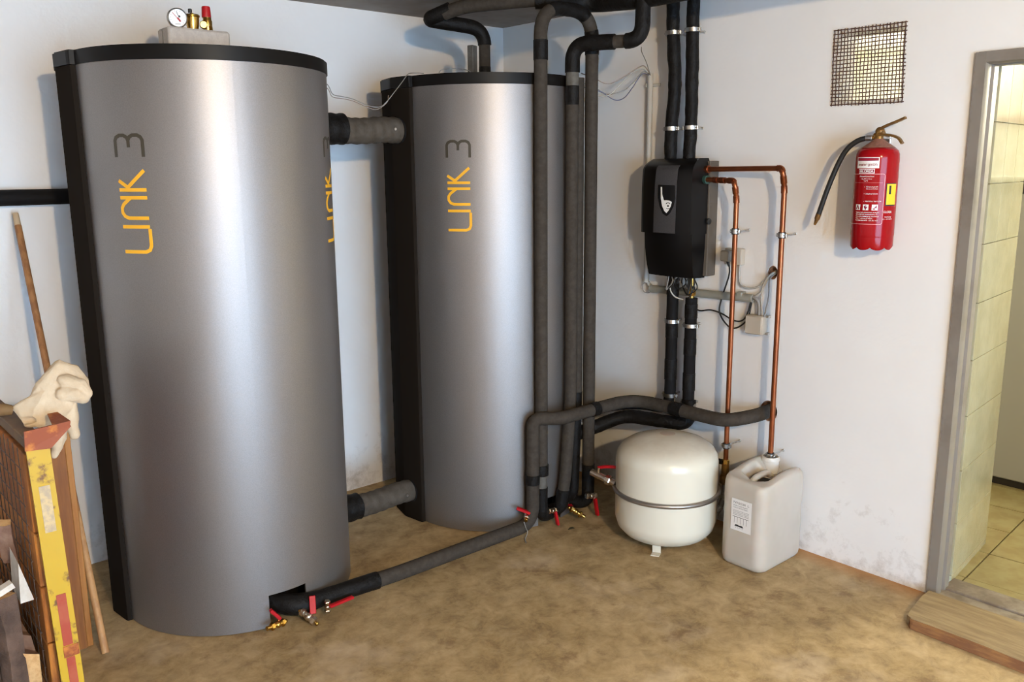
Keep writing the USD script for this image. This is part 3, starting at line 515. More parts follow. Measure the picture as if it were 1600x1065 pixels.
# ---------------------------------------------------------------- pump station on the right wall
b = Thing('pump_station', 'black solar pump station with grey centre stripe on the right wall', 'pump station', (0, -1.3, 1.16))
b.part('back_plate', bx((-.066, -1.455, 1.160), (-.001, -1.128, 1.668), .004), 'box_grey', 30)
def shell(z0, z1, n, prof, bulge):
    """prof: plan outline points (depth, y); bulge(z) scales the depth"""
    V, F = [], []; P = np.array(prof); m = len(P)
    for z in np.linspace(z0, z1, n):
        k, inset = bulge(z)
        q = P.copy(); q[:, 0] = .05+(q[:, 0]-.05)*k; q[:, 1] = -1.292+(q[:, 1]+1.292)*inset
        V += [(-a, y, z) for a, y in q]
    for i in range(n-1):
        for j in range(m-1):
            a = i*m+j; F += [(a, a+1, a+m+1), (a, a+m+1, a+m)]
        F += [(i*m+m-1, i*m, (i+1)*m), (i*m+m-1, (i+1)*m, (i+1)*m+m-1)]
    c0 = len(V); V += [np.mean(V[:m], 0), np.mean(V[(n-1)*m:n*m], 0)]
    for j in range(m):
        k = (j+1) % m; F += [(c0, k, j), (c0+1, (n-1)*m+j, (n-1)*m+k)]
    me = trimesh.Trimesh(np.array(V, float), np.array(F), process=False); return me
def plan(d, n=22):
    yy = np.linspace(-1, 1, n); ys = -1.292+yy*.155
    dep = d*(1-.16*np.abs(yy)**2.2); dep[0] = dep[-1] = .064
    ys2 = ys.copy(); return [(.055, ys[0]-.0)]+list(zip(dep, ys2))+[(.055, ys[-1])]
def crown(z):
    u = (z-1.505)/.175; e = 1-.10*abs(u)**2.5 if u > 0 else 1-.02*u*u
    ed = max(0, (z-1.628)/.050); return (e*(1-.48*ed**2.2), 1-.07*ed**2.2)
b.part('cover', shell(1.350, 1.680, 26, plan(.188), crown), 'box_black', 40)
b.part('lower_cover', shell(1.152, 1.352, 14, plan(.165), lambda z: (1-.30*((1.352-z)/.2)**2.0, .965-.045*((1.352-z)/.2)**1.5)), 'box_black', 40)
# grey stripe and shield lie on the cover's front
def front(y, z, off=0.0):
    k, ins = crown(z); yy = (y+1.292)/ins/.158; dep = .188*(1-.16*abs(yy)**2.2); return -(.05+(dep-.05)*k)-off
def decal(poly, off, th, st=.006):
    v, f = vf(extr(poly, th)); m = trimesh.Trimesh(v, f, process=True); m = m.subdivide_to_size(st*2, max_iter=12); v, f = np.array(m.vertices), np.array(m.faces)
    return trimesh.Trimesh(np.array([(front(-p_[0], p_[1], off+p_[2]), -p_[0], p_[1]) for p_ in v]), f, process=False)
def bshift(g_): return affinity.translate(affinity.scale(g_, 1.5, 1.05, origin=(1.246, 1.50)), .070, -.002)
b.part('stripe', decal(Polygon([(1.242, 1.353), (1.362, 1.353), (1.366, 1.650), (1.250, 1.650)]), -.0015, .004), 'box_stripe', 40, 'dark grey centre stripe')
p = b.part('badge', decal(bshift(Polygon([(1.218, 1.562), (1.272, 1.560), (1.274, 1.51), (1.268, 1.475), (1.258, 1.450), (1.249, 1.438), (1.238, 1.446), (1.226, 1.475), (1.219, 1.51)]).buffer(.003)), .002, .004, .005), 'gloss_black', 40, 'glossy black shield badge')
sw = Polygon([(1.2255, 1.556), (1.2305, 1.556), (1.233, 1.522), (1.239, 1.500), (1.248, 1.501), (1.258, 1.500), (1.267, 1.494), (1.264, 1.476), (1.2565, 1.458), (1.249, 1.447), (1.241, 1.456), (1.232, 1.478), (1.2275, 1.508)])
eye = unary_union([Point(1.254, 1.477).buffer(.0036), LineString([(1.247, 1.486), (1.251, 1.490), (1.257, 1.490), (1.261, 1.486)]).buffer(.0014), LineString([(1.249, 1.467), (1.254, 1.465), (1.259, 1.467)]).buffer(.0012)])
b.part('emblem', decal(bshift(sw.difference(eye)), .0055, .001, .004), 'white_plastic', 30, 'white swoosh emblem', p)
b.part('plug_button', cyl((-.062, -1.450, 1.405), (-.062, -1.4585, 1.405), .014, 20), 'rubber', 30, 'round black plug')
# cables under the pump station
def cable(label, pts, r, m, cat='cable', group=None, name='cable'):
    single(name, sweep(spline(pts, 8), r, 8), m, label, cat, group, smooth=60)
t = Thing('cable_tangle', 'tangle of thin black and grey leads hanging under the pump station', 'cables', (-.06, -1.32, 1.1))
for k in range(11):
    y0 = -1.27-.14*rng.random(); y1 = y0+(rng.random()-.5)*.10; dz = .05+.06*rng.random(); x = -.05-.06*rng.random()
    pts = [(x, y0, 1.165), (x-.01, y0+.02*rng.normal(), 1.165-dz*.6), (x-.012, (y0+y1)/2+.02*rng.normal(), 1.165-dz), (x, y1+.015*rng.normal(), 1.165-dz*.5), (x+.01, y1, 1.165)]
    t.part('lead', sweep(spline(pts, 8), .0028+.001*rng.random(), 7), ['cable_black', 'cable_black', 'cable_black', 'cable_grey', 'cable_black'][k % 5], 60)
t.part('lead', sweep(spline([(-.09, -1.33, 1.16), (-.10, -1.295, 1.13), (-.10, -1.28, 1.09), (-.09, -1.30, 1.055), (-.06, -1.33, 1.04)], 8), .0035, 8), 'cable_light', 60, 'light grey looping lead')
# conduits
t = Thing('conduit', 'vertical white cable conduit left of the pump station', 'conduit', (-.015, -1.067, 1.09)); t.part('tube', cyl((-.016, -1.066, 1.093), (-.016, -1.064, 2.072), .0135), 'conduit'); t.part('clip', [bx((-.030, -1.050, 2.010), (-.0, -1.046, 2.026)), bx((-.012, -1.116, 2.010), (0, -1.050, 2.024), .002)], 'conduit', 30)
t = Thing('conduit', 'horizontal grey cable conduit below the pump station', 'conduit', (-.02, -1.38, 1.07)); t.part('tube', cyl((-.020, -1.10, 1.066), (-.020, -1.672, 1.078), .0185), 'grey_plastic'); t.part('clip', bx((-.038, -1.622, 1.066), (0, -1.596, 1.102), .003), 'grey_plastic', 30)
cable('grey cable loop at the foot of the vertical conduit', [(-.02, -1.078, 1.104), (-.02, -1.047, 1.079), (-.02, -1.056, 1.048), (-.02, -1.088, 1.045), (-.02, -1.111, 1.075), (-.02, -1.087, 1.10)], .0022, 'cable_grey')
cable('light grey cable bending from the vertical into the horizontal conduit', [(-.016, -1.070, 1.10), (-.014, -1.085, 1.078), (-.014, -1.105, 1.066), (-.016, -1.16, 1.066)], .006, 'cable_light')
# socket, plug, junction box
t = Thing('wall_socket', 'beige wall socket half hidden by the left copper pipe', 'socket', (-.02, -1.57, 1.25)); t.part('housing', bx((-.034, -1.610, 1.218), (-.0005, -1.522, 1.290), .006), 'beige_plastic', 35)
t = Thing('power_plug', 'grey plug pushed into the wall socket', 'plug', (-.05, -1.545, 1.25)); t.part('body', [bx((-.078, -1.578, 1.235), (-.034, -1.530, 1.282), .008)], 'plug_grey', 35); t.part('strain_relief', cyl((-.056, -1.556, 1.240), (-.048, -1.560, 1.212), .008, 12, .005), 'rubber')
t = Thing('junction_box', 'square beige junction box below the cable hole', 'junction box', (-.02, -1.697, .965)); t.part('housing', bx((-.046, -1.738, .925), (-.0005, -1.652, 1.008), .008), 'beige_plastic', 35); t.part('lid', bx((-.050, -1.734, .929), (-.045, -1.656, 1.004), .002), 'beige_plastic', 30); t.part('lug', [bx((-.02, -1.752, 1.000), (0, -1.735, 1.010), .002), bx((-.02, -1.752, .925), (0, -1.735, .935), .002)], 'beige_plastic', 30)
cable('black power cord looping down from the plug to the conduit', [(-.048, -1.561, 1.216), (-.03, -1.549, 1.169), (-.025, -1.513, 1.065), (-.025, -1.502, 1.006), (-.025, -1.525, .964), (-.025, -1.567, .935), (-.025, -1.61, .946), (-.025, -1.651, .986), (-.025, -1.664, 1.039), (-.025, -1.672, 1.085)], .0036, 'cable_black')
cable('black cable sagging from the tangle to the conduit end', [(-.06, -1.36, 1.04), (-.03, -1.39, .995), (-.025, -1.454, 1.003), (-.025, -1.517, .993), (-.025, -1.575, .971), (-.025, -1.619, .973), (-.028, -1.648, 1.003), (-.028, -1.665, 1.062), (-.025, -1.671, 1.086)], .0034, 'cable_black')
cable('grey cable sagging from the wall socket to the round wall hole', [(-.012, -1.590, 1.222), (-.012, -1.593, 1.149), (-.015, -1.61, 1.128), (-.015, -1.644, 1.12), (-.015, -1.694, 1.133), (-.012, -1.722, 1.164), (.03, -1.745, 1.20)], .0042, 'cable_light')
cable('light grey cable from the wall hole to the conduit end', [(.03, -1.748, 1.20), (-.015, -1.744, 1.184), (-.02, -1.722, 1.148), (-.02, -1.711, 1.113), (-.02, -1.672, 1.079)], .0050, 'cable_light')
cable('thin left cable from the wall hole to the junction box', [(.03, -1.745, 1.195), (-.018, -1.739, 1.17), (-.02, -1.712, 1.099), (-.02, -1.72, 1.005)], .0034, 'cable_light')
cable('thin right cable from the wall hole to the junction box', [(.03, -1.752, 1.195), (-.026, -1.752, 1.17), (-.03, -1.753, 1.099), (-.03, -1.737, 1.005)], .0034, 'cable_grey')
cable('thick grey cable bending from the conduit into the junction box', [(-.02, -1.660, 1.082), (-.02, -1.68, 1.083), (-.02, -1.697, 1.068), (-.02, -1.704, 1.04), (-.02, -1.705, 1.003)], .0085, 'cable_grey')
# sensor wires
cable('thin twin sensor wire, upper strand, hanging between the two tanks', [(-1.45, -.42, 2.02), (-1.355, -.42, 2.002), (-1.331, -.432, 1.958), (-1.292, -.444, 1.949), (-1.249, -.46, 1.939), (-1.19, -.48, 1.914), (-1.147, -.5, 1.909), (-1.126, -.524, 1.927), (-1.086, -.548, 1.981), (-1.066, -.575, 2.019), (-1.064, -.61, 2.042), (-1.045, -.64, 2.044), (-1.02, -.66, 2.042)], .0020, 'cable_grey')
cable('thin twin sensor wire, lower strand, hanging between the two tanks', [(-1.45, -.42, 2.0), (-1.356, -.42, 1.986), (-1.333, -.43, 1.948), (-1.29, -.44, 1.941), (-1.243, -.45, 1.932), (-1.182, -.467, 1.907), (-1.144, -.483, 1.90), (-1.105, -.50, 1.93), (-1.09, -.49, 1.96)], .0018, 'cable_brown')
cable('thin wire lying on the lid of the right tank', [(-1.0, -.74, 2.040), (-.985, -.75, 2.053), (-.911, -.733, 2.063), (-.808, -.70, 2.064), (-.70, -.62, 2.042)], .0020, 'cable_grey')
for lab, pts, m in (('topmost', [(-.36, -.95, 2.06), (-.3, -.972, 2.041), (-.244, -1.007, 2.016), (-.188, -1.054, 2.046), (-.132, -1.08, 2.084), (-.076, -1.078, 2.098), (-.02, -1.070, 2.060)], 'cable_brown'),
                    ('second', [(-.36, -.95, 2.02), (-.3, -.973, 2.001), (-.244, -1.008, 1.971), (-.188, -1.055, 1.987), (-.132, -1.063, 2.026), (-.076, -1.071, 2.074), (-.02, -1.068, 2.062)], 'cable_grey'),
                    ('lowest', [(-.36, -.96, 2.0), (-.28, -.994, 1.981), (-.228, -1.033, 1.945), (-.176, -1.045, 1.955), (-.124, -1.049, 2.002), (-.072, -1.06, 2.064), (-.02, -1.066, 2.062)], 'cable_blue'),
                    ('palest', [(-.30, -.98, 1.962), (-.25, -1.022, 1.967), (-.192, -1.058, 2.032), (-.135, -1.064, 2.071), (-.078, -1.068, 2.086), (-.02, -1.064, 2.062)], 'cable_light')):
    cable(f'{lab} of the loose sensor wires from the right tank to the white conduit', pts, .0022, m, group='sensor wires to the conduit')
cable('short wire from the black ceiling elbow down to the white conduit', [(-.36, -1.30, 2.135), (-.3, -1.251, 2.125), (-.16, -1.16, 2.1), (-.02, -1.068, 2.06)], .0020, 'cable_grey')
# ---------------------------------------------------------------- vent mesh
t = Thing('vent_mesh', 'rusty square wire mesh over the wall opening above the extinguisher', 'vent mesh', (-.004, -2.11, 2.02))
def gy(u, w):  # u 0..1 left-right, w 0..1 bottom-top: a slightly skewed quad (y, z)
    q = [np.array(x) for x in ((-1.974, 1.875), (-2.252, 1.872), (-2.244, 2.152), (-1.969, 2.153))]
    return (1-u)*(1-w)*q[0]+u*(1-w)*q[1]+u*w*q[2]+(1-u)*w*q[3]
NX, NY = 20, 20
for k in range(NX+1):
    u = k/NX; pts = []
    for w in np.linspace(-.012-.01*rng.random(), 1.012+.01*rng.random(), 2*NY+1):
        y, z = gy(u+.004*math.sin(w*7+k), w); pts.append((-.004+.0012*(1 if (int(round(w*NY))+k) % 2 else -1), y, z))
    t.part('wire', sweep(np.array(pts), .00195, 5, cap=True), 'mesh_rust', 60)
for k in range(NY+1):
    w = k/NY; pts = []
    for u in np.linspace(-.012-.01*rng.random(), 1.012+.015*rng.random(), 2*NX+1):
        y, z = gy(u, w+.004*math.sin(u*6+k)); pts.append((-.004-.0012*(1 if (int(round(u*NX))+k) % 2 else -1), y, z))
    t.part('wire', sweep(np.array(pts), .00195, 5, cap=True), 'mesh_rust', 60)
# ---------------------------------------------------------------- fire extinguisher
EC = np.array([-.085, -2.215, 0]); ER = .0765
t = Thing('fire_extinguisher', 'red fire extinguisher with black hose hanging on the right wall', 'fire extinguisher', (EC[0], EC[1], 1.33))
t.part('cylinder', lathe([(0, 1.352), (.05, 1.352), (.068, 1.358), (ER-.002, 1.372), (ER, 1.39), (ER, 1.668), (.0755, 1.682), (.071, 1.695), (.060, 1.706)], EC, 64), 'red_paint', 50)
t.part('dusty_shoulder', lathe([(.0615, 1.7045), (.045, 1.716), (.028, 1.728), (.020, 1.734), (.017, 1.736), (.016, 1.738)], EC, 48), 'dusty_red', 50, 'dust-covered shoulder')
n_ = 96; a = np.linspace(0, 2*np.pi, n_, endpoint=False); zl = 1.342-.010*np.abs(np.cos(a*4))**.7
ring = []
for rr, zf in ((ER-.001, lambda: np.full(n_, 1.380)), (ER-.001, lambda: zl+.010), (ER-.008, lambda: zl), (ER-.016, lambda: zl+.004), (ER-.018, lambda: np.full(n_, 1.375))): ring.append(np.c_[EC[0]+rr*np.cos(a), EC[1]+rr*np.sin(a), zf()])
V = np.vstack(ring); F = []
for i in range(4):
    for j in range(n_):
        k = (j+1) % n_; F += [(i*n_+j, (i+1)*n_+j, (i+1)*n_+k), (i*n_+j, (i+1)*n_+k, i*n_+k)]
t.part('foot_ring', trimesh.Trimesh(V, np.array(F), process=False), 'red_paint', 50, 'scalloped foot ring')
v0 = EC+np.array([0, 0, 1.735])
vh = t.part('valve_head', [lathe([(.014, -.004), (.0155, 0), (.0155, .012), (.012, .018), (.012, .030)], v0, 20), cyl(v0+np.array([0, .016, .012]), v0+np.array([0, -.018, .026]), .012, 18), trimesh.creation.icosphere(2, .0165).apply_translation(v0+np.array([0, -.002, .030])), cyl(v0+np.array([0, .010, .008]), v0+np.array([-.004, .030, .008]), .0075, 14)], 'old_brass', 45)
def bar(pts, w, h):
    P = spline(pts, 8); V, F = [], []; m = len(P); tg = np.gradient(P, axis=0); tg /= np.linalg.norm(tg, axis=1, keepdims=True); sx = np.array([1., 0, 0])
    for i in range(m):
        n2 = np.cross(tg[i], sx); n2 /= np.linalg.norm(n2)
        for s in range(10):
            an = 2*np.pi*s/10; V.append(P[i]+sx*w/2*np.sign(np.cos(an))*abs(np.cos(an))**.6+n2*h/2*np.sign(np.sin(an))*abs(np.sin(an))**.6)
    for i in range(m-1):
        for j in range(10):
            k = (j+1) % 10; F += [(i*10+j, i*10+k, (i+1)*10+k), (i*10+j, (i+1)*10+k, (i+1)*10+j)]
    V += [P[0], P[-1]]; c0 = len(V)-2
    for j in range(10):
        k = (j+1) % 10; F += [(c0, k, j), (c0+1, (m-1)*10+j, (m-1)*10+k)]
    return trimesh.Trimesh(np.array(V), np.array(F), process=False)
t.part('carry_handle', bar([(-.092, -2.212, 1.752), (-.092, -2.222, 1.772), (-.094, -2.242, 1.783), (-.096, -2.28, 1.796), (-.098, -2.314, 1.809)], .020, .0095), 'old_brass', 50)
t.part('squeeze_lever', bar([(-.092, -2.212, 1.752), (-.093, -2.235, 1.753), (-.095, -2.268, 1.748), (-.096, -2.293, 1.738), (-.097, -2.309, 1.719)], .020, .0095), 'old_brass', 50)
hz = [(-.090, -2.188, 1.743), (-.092, -2.165, 1.741), (-.096, -2.135, 1.731), (-.10, -2.10, 1.702), (-.10, -2.07, 1.651), (-.10, -2.036, 1.566), (-.098, -2.010, 1.490), (-.097, -1.998, 1.452)]
t.part('hose', sweep(spline(hz, 10), .0098, 14), 'rubber', 60)
t.part('ferrule', cyl((-.0895, -2.192, 1.743), (-.0918, -2.168, 1.7415), .0112, 16), 'zinc')
t.part('nozzle', [cyl((-.097, -1.9995, 1.458), (-.0965, -1.992, 1.436), .0105, 16), cyl((-.0965, -1.992, 1.436), (-.096, -1.984, 1.414), .0085, 14, .0045)], 'old_brass', 40, 'brass hose nozzle')
t.part('wall_bracket', [bx((-.010, -2.222, 1.69), (0, -2.205, 1.752), .003), bx((-.07, -2.222, 1.738), (-.006, -2.206, 1.745), .003)], 'zinc', 30)
# prints: x is the arc from az 233 (to the right as seen from the camera), y is z
AZ = 206.0
def pr(name, poly, m, label=None, th=.0005, off=0.0, under=None): return t.part(name, wrap(mv(extr(poly, th), (0, 0, off)), EC, ER, AZ, .006), m, 30, label, under)
def prt(s_, x, y, h, m, maxw=None, off=.0, bold=False):
    g_ = txt(s_, h, .0005, bold); v, f = vf(g_)
    if maxw and (v[:, 0].max()-v[:, 0].min()) > 0: v[:, 0] *= maxw/(v[:, 0].max()-v[:, 0].min())
    t.part('lettering', wrap(trimesh.Trimesh(v+np.array([x, y, off]), f, process=False), EC, ER, AZ, .02), m, False)
pr('sticker', sbox(-.080, 1.632, .008, 1.672), 'white_print', 'white sticker with red print', .0006)
pr('sticker_band', sbox(-.076, 1.659, .005, 1.669), 'ink_maroon', None, .0005, .0006); pr('sticker_band', sbox(-.074, 1.6625, .003, 1.6655), 'red_lever', None, .0005, .0011)
prt('maier gmbh', -.070, 1.641, .0095, 'ink_maroon', .070, .0007)
pr('brand_plate', sbox(-.068, 1.6135, -.006, 1.6295), 'white_print', 'white name plate', .0006); pr('brand_field', sbox(-.0655, 1.6155, -.0085, 1.6275), 'ink_maroon', None, .0005, .0006)
prt('GLORIA', -.0625, 1.6172, .0086, 'white_print', .051, .0012, True)
fr = sbox(-.118, 1.436, .024, 1.604).buffer(.008); pr('print_frame', fr.difference(fr.buffer(-.0022)), 'pink_print', 'rounded white border line')
prt('Feuerlöscher', -.062, 1.600, .0058, 'white_print', .055); prt('6 kg ABC-Pulver', -.056, 1.592, .0034, 'white_print', .042); prt('Typ P6', -.044, 1.585, .0034, 'white_print', .016)
pr('rule_line', sbox(-.09, 1.580, .024, 1.5806), 'pink_print')
for y, l1, l2 in ((1.563, 'Sicherungsstift', 'herausziehen'), (1.538, 'Schlagknopf drücken', None), (1.511, 'Hebel drücken, Feuer löschen', None)):
    prt('•', -.040, y, .004, 'white_print'); prt(l1, -.033, y, .0042, 'white_print', .042 if y > 1.52 else .056)
    if l2: prt(l2, -.033, y-.0075, .0042, 'white_print', .042)
for x0, sh in ((-.072, 'a'), (-.040, 'b'), (-.008, 'c')):
    q = pr('pictogram', sbox(x0, 1.480, x0+.021, 1.501), 'white_print', 'white square pictogram', .0005)
    mk = {'a': LineString([(x0+.004, 1.484), (x0+.010, 1.497), (x0+.016, 1.484)]).buffer(.0018), 'b': Point(x0+.0105, 1.492).buffer(.0062).difference(Point(x0+.013, 1.494).buffer(.0024)).union(sbox(x0+.0085, 1.482, x0+.0125, 1.487)), 'c': sbox(x0+.004, 1.483, x0+.012, 1.487).union(Polygon([(x0+.008, 1.488), (x0+.017, 1.499), (x0+.017, 1.488)]))}[sh]
    pr('pictogram_mark', mk, 'ink_maroon', None, .0005, .0005, q)
for k, (l, w) in enumerate((('Vorsicht bei elektrischen Anlagen', .088), ('Nur bis 1000 Volt, Mindestabstand 1 m', .082), ('Nach jeder Betätigung neu füllen', .088), ('Alle 2 Jahre prüfen', .066), ('Funktionsbereich -20 bis +60', .086))):
    prt(l, -.070, 1.470-.0072*k, .0040, 'white_print', w)
pr('sticker', sbox(.038, 1.496, .085, 1.578), 'ink', 'black edged yellow inspection sticker', .0006); pr('sticker_face', sbox(.041, 1.500, .085, 1.575), 'sticker_yellow', None, .0005, .0006); pr('sticker_mark', sbox(.050, 1.538, .058, 1.569), 'ink', None, .0005, .0011)
prt('GLORIA', .034, 1.470, .0080, 'white_print', .034); prt('Wartung', .038, 1.454, .0036, 'white_print', .030); prt('D-59329', .034, 1.446, .0036, 'white_print', .038)
# ---------------------------------------------------------------- expansion vessel
VC = np.array([-.358, -1.490, 0]); VR = .224
t = Thing('expansion_vessel', 'white round expansion vessel with a steel band on three feet', 'expansion vessel', VC)
t.part('shell', lathe([(0, .018), (.08, .020), (.14, .028), (.185, .048), (.212, .078), (VR, .118), (VR, .384), (.2185, .413), (.202, .440), (.168, .463), (.11, .484), (.05, .4955), (0, .4965)], VC, 72), 'white_enamel', 60)
t.part('top_cap', lathe([(0, .4975), (.028, .4972), (.034, .4960), (.036, .4940)], VC, 32), 'dusty_cap', 40, 'brownish round patch on top')
an = np.linspace(0, 2*np.pi, 97); t.part('band', sweep(np.c_[VC[0]+(VR+.004)*np.cos(an), VC[1]+(VR+.004)*np.sin(an), np.full(97, .246)], .0105, 12), 'steel_ring', 60, 'grey steel clamping band')
for az in (206, 326, 86):
    a = math.radians(az); R_ = rot((0, 0, 1), az); prof = Polygon([(.150, .050), (.150, 0), (.190, 0), (.190, .004), (.156, .004), (.168, .060)])
    v, f = vf(extr(prof, .036)); v = np.c_[v[:, 0], v[:, 2]-.018, v[:, 1]]; t.part('foot', mv(trimesh.Trimesh(v, f[:, ::-1], process=False), VC, R_), 'white_enamel', 25)
t = Thing('ball_valve', 'nickel ball valve with red lever on the left side of the expansion vessel', 'valve', (-.50, -1.28, .25), 'ball valves')
t.part('body', [cyl((-.505, -1.325, .255), (-.535, -1.20, .285), .016), lathe([(.021, 0), (.024, .004), (.024, .022), (.021, .026)], (-.512, -1.30, .262), 8, (-.24, .94, .2)), cyl((-.527, -1.235, .275), (-.527, -1.240, .315), .008)], 'nickel', 30)
t.part('lever', sweep(spline([(-.525, -1.235, .312), (-.515, -1.27, .323), (-.500, -1.31, .328), (-.49, -1.335, .328)], 6), .0075, 10), 'red_lever', 40, 'red lever'); t.part('hose', sweep(spline([(-.505, -1.325, .255), (-.497, -1.36, .248), (-.49, -1.385, .245)], 6), .020, 16), 'black_tape', 40)
# ---------------------------------------------------------------- canister
t = Thing('canister', 'translucent white plastic canister with a paper label beside the expansion vessel', 'canister', (-.2, -1.875, 0))
X0, X1, Y0, Y1, CH = -.362, -.035, -1.985, -1.778, .385
cc = np.array([(X0+X1)/2, (Y0+Y1)/2]); hw, hd = (X1-X0)/2, (Y1-Y0)/2
def rr(k, r, n=64):
    q = Polygon([(-hw+k, -hd+k), (hw-k, -hd+k), (hw-k, hd-k), (-hw+k, hd-k)]).buffer(-r).buffer(r, quad_segs=16); b_ = q.exterior; ss = np.linspace(0, b_.length, n*2, endpoint=False)
    return np.array([b_.interpolate(x).coords[0] for x in ss])
nn = 128; base = rr(0, .045)
def topz(x, y):
    u = (x+hw)/(2*hw); v = y/hd
    ridge = np.exp(-((np.abs(v)-.70)/.34)**2); ramp = np.clip((u-.10)/.50, 0, 1); ramp = ramp*ramp*(3-2*ramp); fall = 1-.7*np.clip((u-.80)/.2, 0, 1)**2
    z = .380+.010*v+ridge*ramp*fall*np.where(v > 0, .030, .022)-.030*np.exp(-(v/.34)**2)*np.clip((u-.1)/.3, 0, 1)
    pit = np.exp(-((u-.43)/.15)**8)*np.exp(-(v/.50)**8); return z-.13*pit
V, F = [], []
def ring_add(xy, z): V.extend(np.c_[xy+cc, z])
for k, z in ((.030, 0.0), (.014, .003), (.004, .014), (0, .034)): ring_add(base*(1-k/hd*.6), np.full(nn, z))
for z in (.09, .15, .21, .27, .31): ring_add(base*(1+.004*math.sin(z*20)), np.full(nn, z))
ang = topz(base[:, 0]*.93, base[:, 1]*.93)
for s_, dz in ((1.0, -.048), (.992, -.028), (.968, -.012), (.93, -.003)): ring_add(base*s_, ang+dz)
inner = np.linspace(.90, .0, 26)[:-1]
for s_ in inner: ring_add(base*s_, topz(base[:, 0]*s_, base[:, 1]*s_))
V = np.array(V); m_ = len(V)//nn
for i in range(m_-1):
    for j in range(nn):
        k = (j+1) % nn; F += [(i*nn+j, i*nn+k, (i+1)*nn+k), (i*nn+j, (i+1)*nn+k, (i+1)*nn+j)]
V = np.vstack([V, [[*cc, 0], [*cc, topz(np.array([0.]), np.array([0.]))[0]]]])
for j in range(nn):
    k = (j+1) % nn; F += [(len(V)-2, k, j), (len(V)-1, (m_-1)*nn+j, (m_-1)*nn+k)]
t.part('body', trimesh.Trimesh(V, np.array(F), process=False), 'can_plastic', 60)
t.part('grip_recess', obox((-.224, -1.876, .330), (.105, .092, .046), np.eye(3), .02), 'rubber', 40, 'black inset standing for the shade in the grip opening under the handle')  # black block puts the darkness of the grip opening into colour
t.part('handle', sweep(spline([(-.292, -1.876, .352), (-.265, -1.876, .368), (-.22, -1.876, .374), (-.175, -1.876, .372), (-.145, -1.876, .352)], 8), .0135, 14), 'can_plastic', 60)
t.part('neck', [lathe([(.036, .345), (.036, .404), (.040, .406), (.040, .416), (.036, .423), (.031, .423), (.030, .370)], (-.103, -1.846, 0), 32)], 'can_neck', 35, 'open white filler neck')
# paper label on the face towards the camera (-x)
lx = X0-.0022; LY_, LZ_ = .020, .028
def lab(poly, h, off, m, name='print', under=None, label=None):
    v, f = vf(extr(affinity.translate(affinity.scale(poly, 1.12, 1.03, origin=(1.865, .206)), LY_, LZ_), h)); return t.part(name, trimesh.Trimesh(np.c_[lx-off-v[:, 2], -v[:, 0], v[:, 1]], f, process=False), m, False, label, under)
Lq = lab(sbox(1.822, .140, 1.908, .272), .0006, 0, 'paper', 'paper_label', None, 'white printed paper label')
def labt(s_, y, z, h, m='ink', w=None):
    v, f = vf(txt(s_, h, .0004)); 
    if w: v[:, 0] *= w/(v[:, 0].max()-v[:, 0].min())
    t.part('print', trimesh.Trimesh(np.c_[lx-.0007-v[:, 2], -(1.865+(y-1.865)*1.12+LY_+1.12*v[:, 0]), .206+(z-.206)*1.03+LZ_+1.03*v[:, 1]], f, process=False), m, False, None, Lq)
labt('TYFOCOR', 1.829, .252, .0085, 'ink', .052); labt('L', 1.891, .252, .0085, 'ink')
labt('Wärmeträger', 1.829, .242, .0052, 'ink_grey', .062); labt('Frostschutz für Solaranlagen', 1.829, .234, .0045, 'ink_grey', .062)
for k in range(4): labt('Fertigmischung nicht verdünnen', 1.829, .222-.006*k, .0036, 'ink_grey', .068)
for k in range(5): lab(sbox(1.836+.013*k, .170, 1.8375+.013*k, .197), .0004, .0007, 'ink_grey', 'print', Lq)
lab(sbox(1.829, .1965, 1.898, .198), .0004, .0007, 'ink', 'print', Lq)
lab(Polygon([(1.838, .158), (1.843, .165), (1.852, .165), (1.858, .163), (1.866, .165), (1.872, .164), (1.877, .157)]), .0004, .0007, 'ink', 'print', Lq); labt('TYFO', 1.840, .150, .0045, 'ink_grey', .034)
# ---------------------------------------------------------------- ball valves
def valve(label, c, d, lever, size=1.0, tap=None, hose=None, body='nickel'):
    c = np.array(c, float); d = np.array(d, float); d /= np.linalg.norm(d)
    t = Thing('ball_valve', label, 'valve', c, 'ball valves'); s_ = size
    t.part('body', [cyl(c-d*.026*s_, c+d*.026*s_, .0105*s_, 16), lathe([(.010, 0), (.0145*s_, .003), (.0145*s_, .013*s_), (.010, .016*s_)], c-d*.030*s_, 6, d), lathe([(.010, 0), (.0145*s_, .003), (.0145*s_, .013*s_), (.010, .016*s_)], c+d*.016*s_, 6, d), trimesh.creation.icosphere(2, .0135*s_).apply_translation(c)], body, 30)
    l0, l1 = np.array(lever[0], float), np.array(lever[1], float); t.part('stem', cyl(c, l0, .0045*s_, 10), body, 30)
    e = l1-l0; L_ = np.linalg.norm(e); R_ = basis(e/L_); p = t.part('lever', obox((l0+l1)/2, (.020*s_, .012*s_, L_+.012), R_, .003), 'red_lever', 35, 'red lever')
    if tap: t.part('outlet', [cyl(c+d*.02*s_, c+d*.048*s_, .0085*s_, 14), trimesh.creation.icosphere(1, .007*s_).apply_translation(c-d*.036*s_)], 'brass', 35)
    return t
valve('brass drain valve with red lever inside the foot opening of the left tank', (-2.020, -1.052, .030), (-.98, -.2, .1), ((-2.010, -1.045, .050), (-2.035, -1.040, .083)), 1.0, True, body='brass')
valve('nickel valve with upright red lever at the black pipe end by the left tank', (-1.915, -1.085, .035), (-.35, .75, .45), ((-1.895, -1.085, .045), (-1.885, -1.065, .093)), 1.15, True)
valve('small valve with red lever lying along the floor pipe right of the left tank', (-1.835, -1.084, .045), (-.1, -.2, 1), ((-1.825, -1.094, .048), (-1.735, -1.092, .050)), .85)
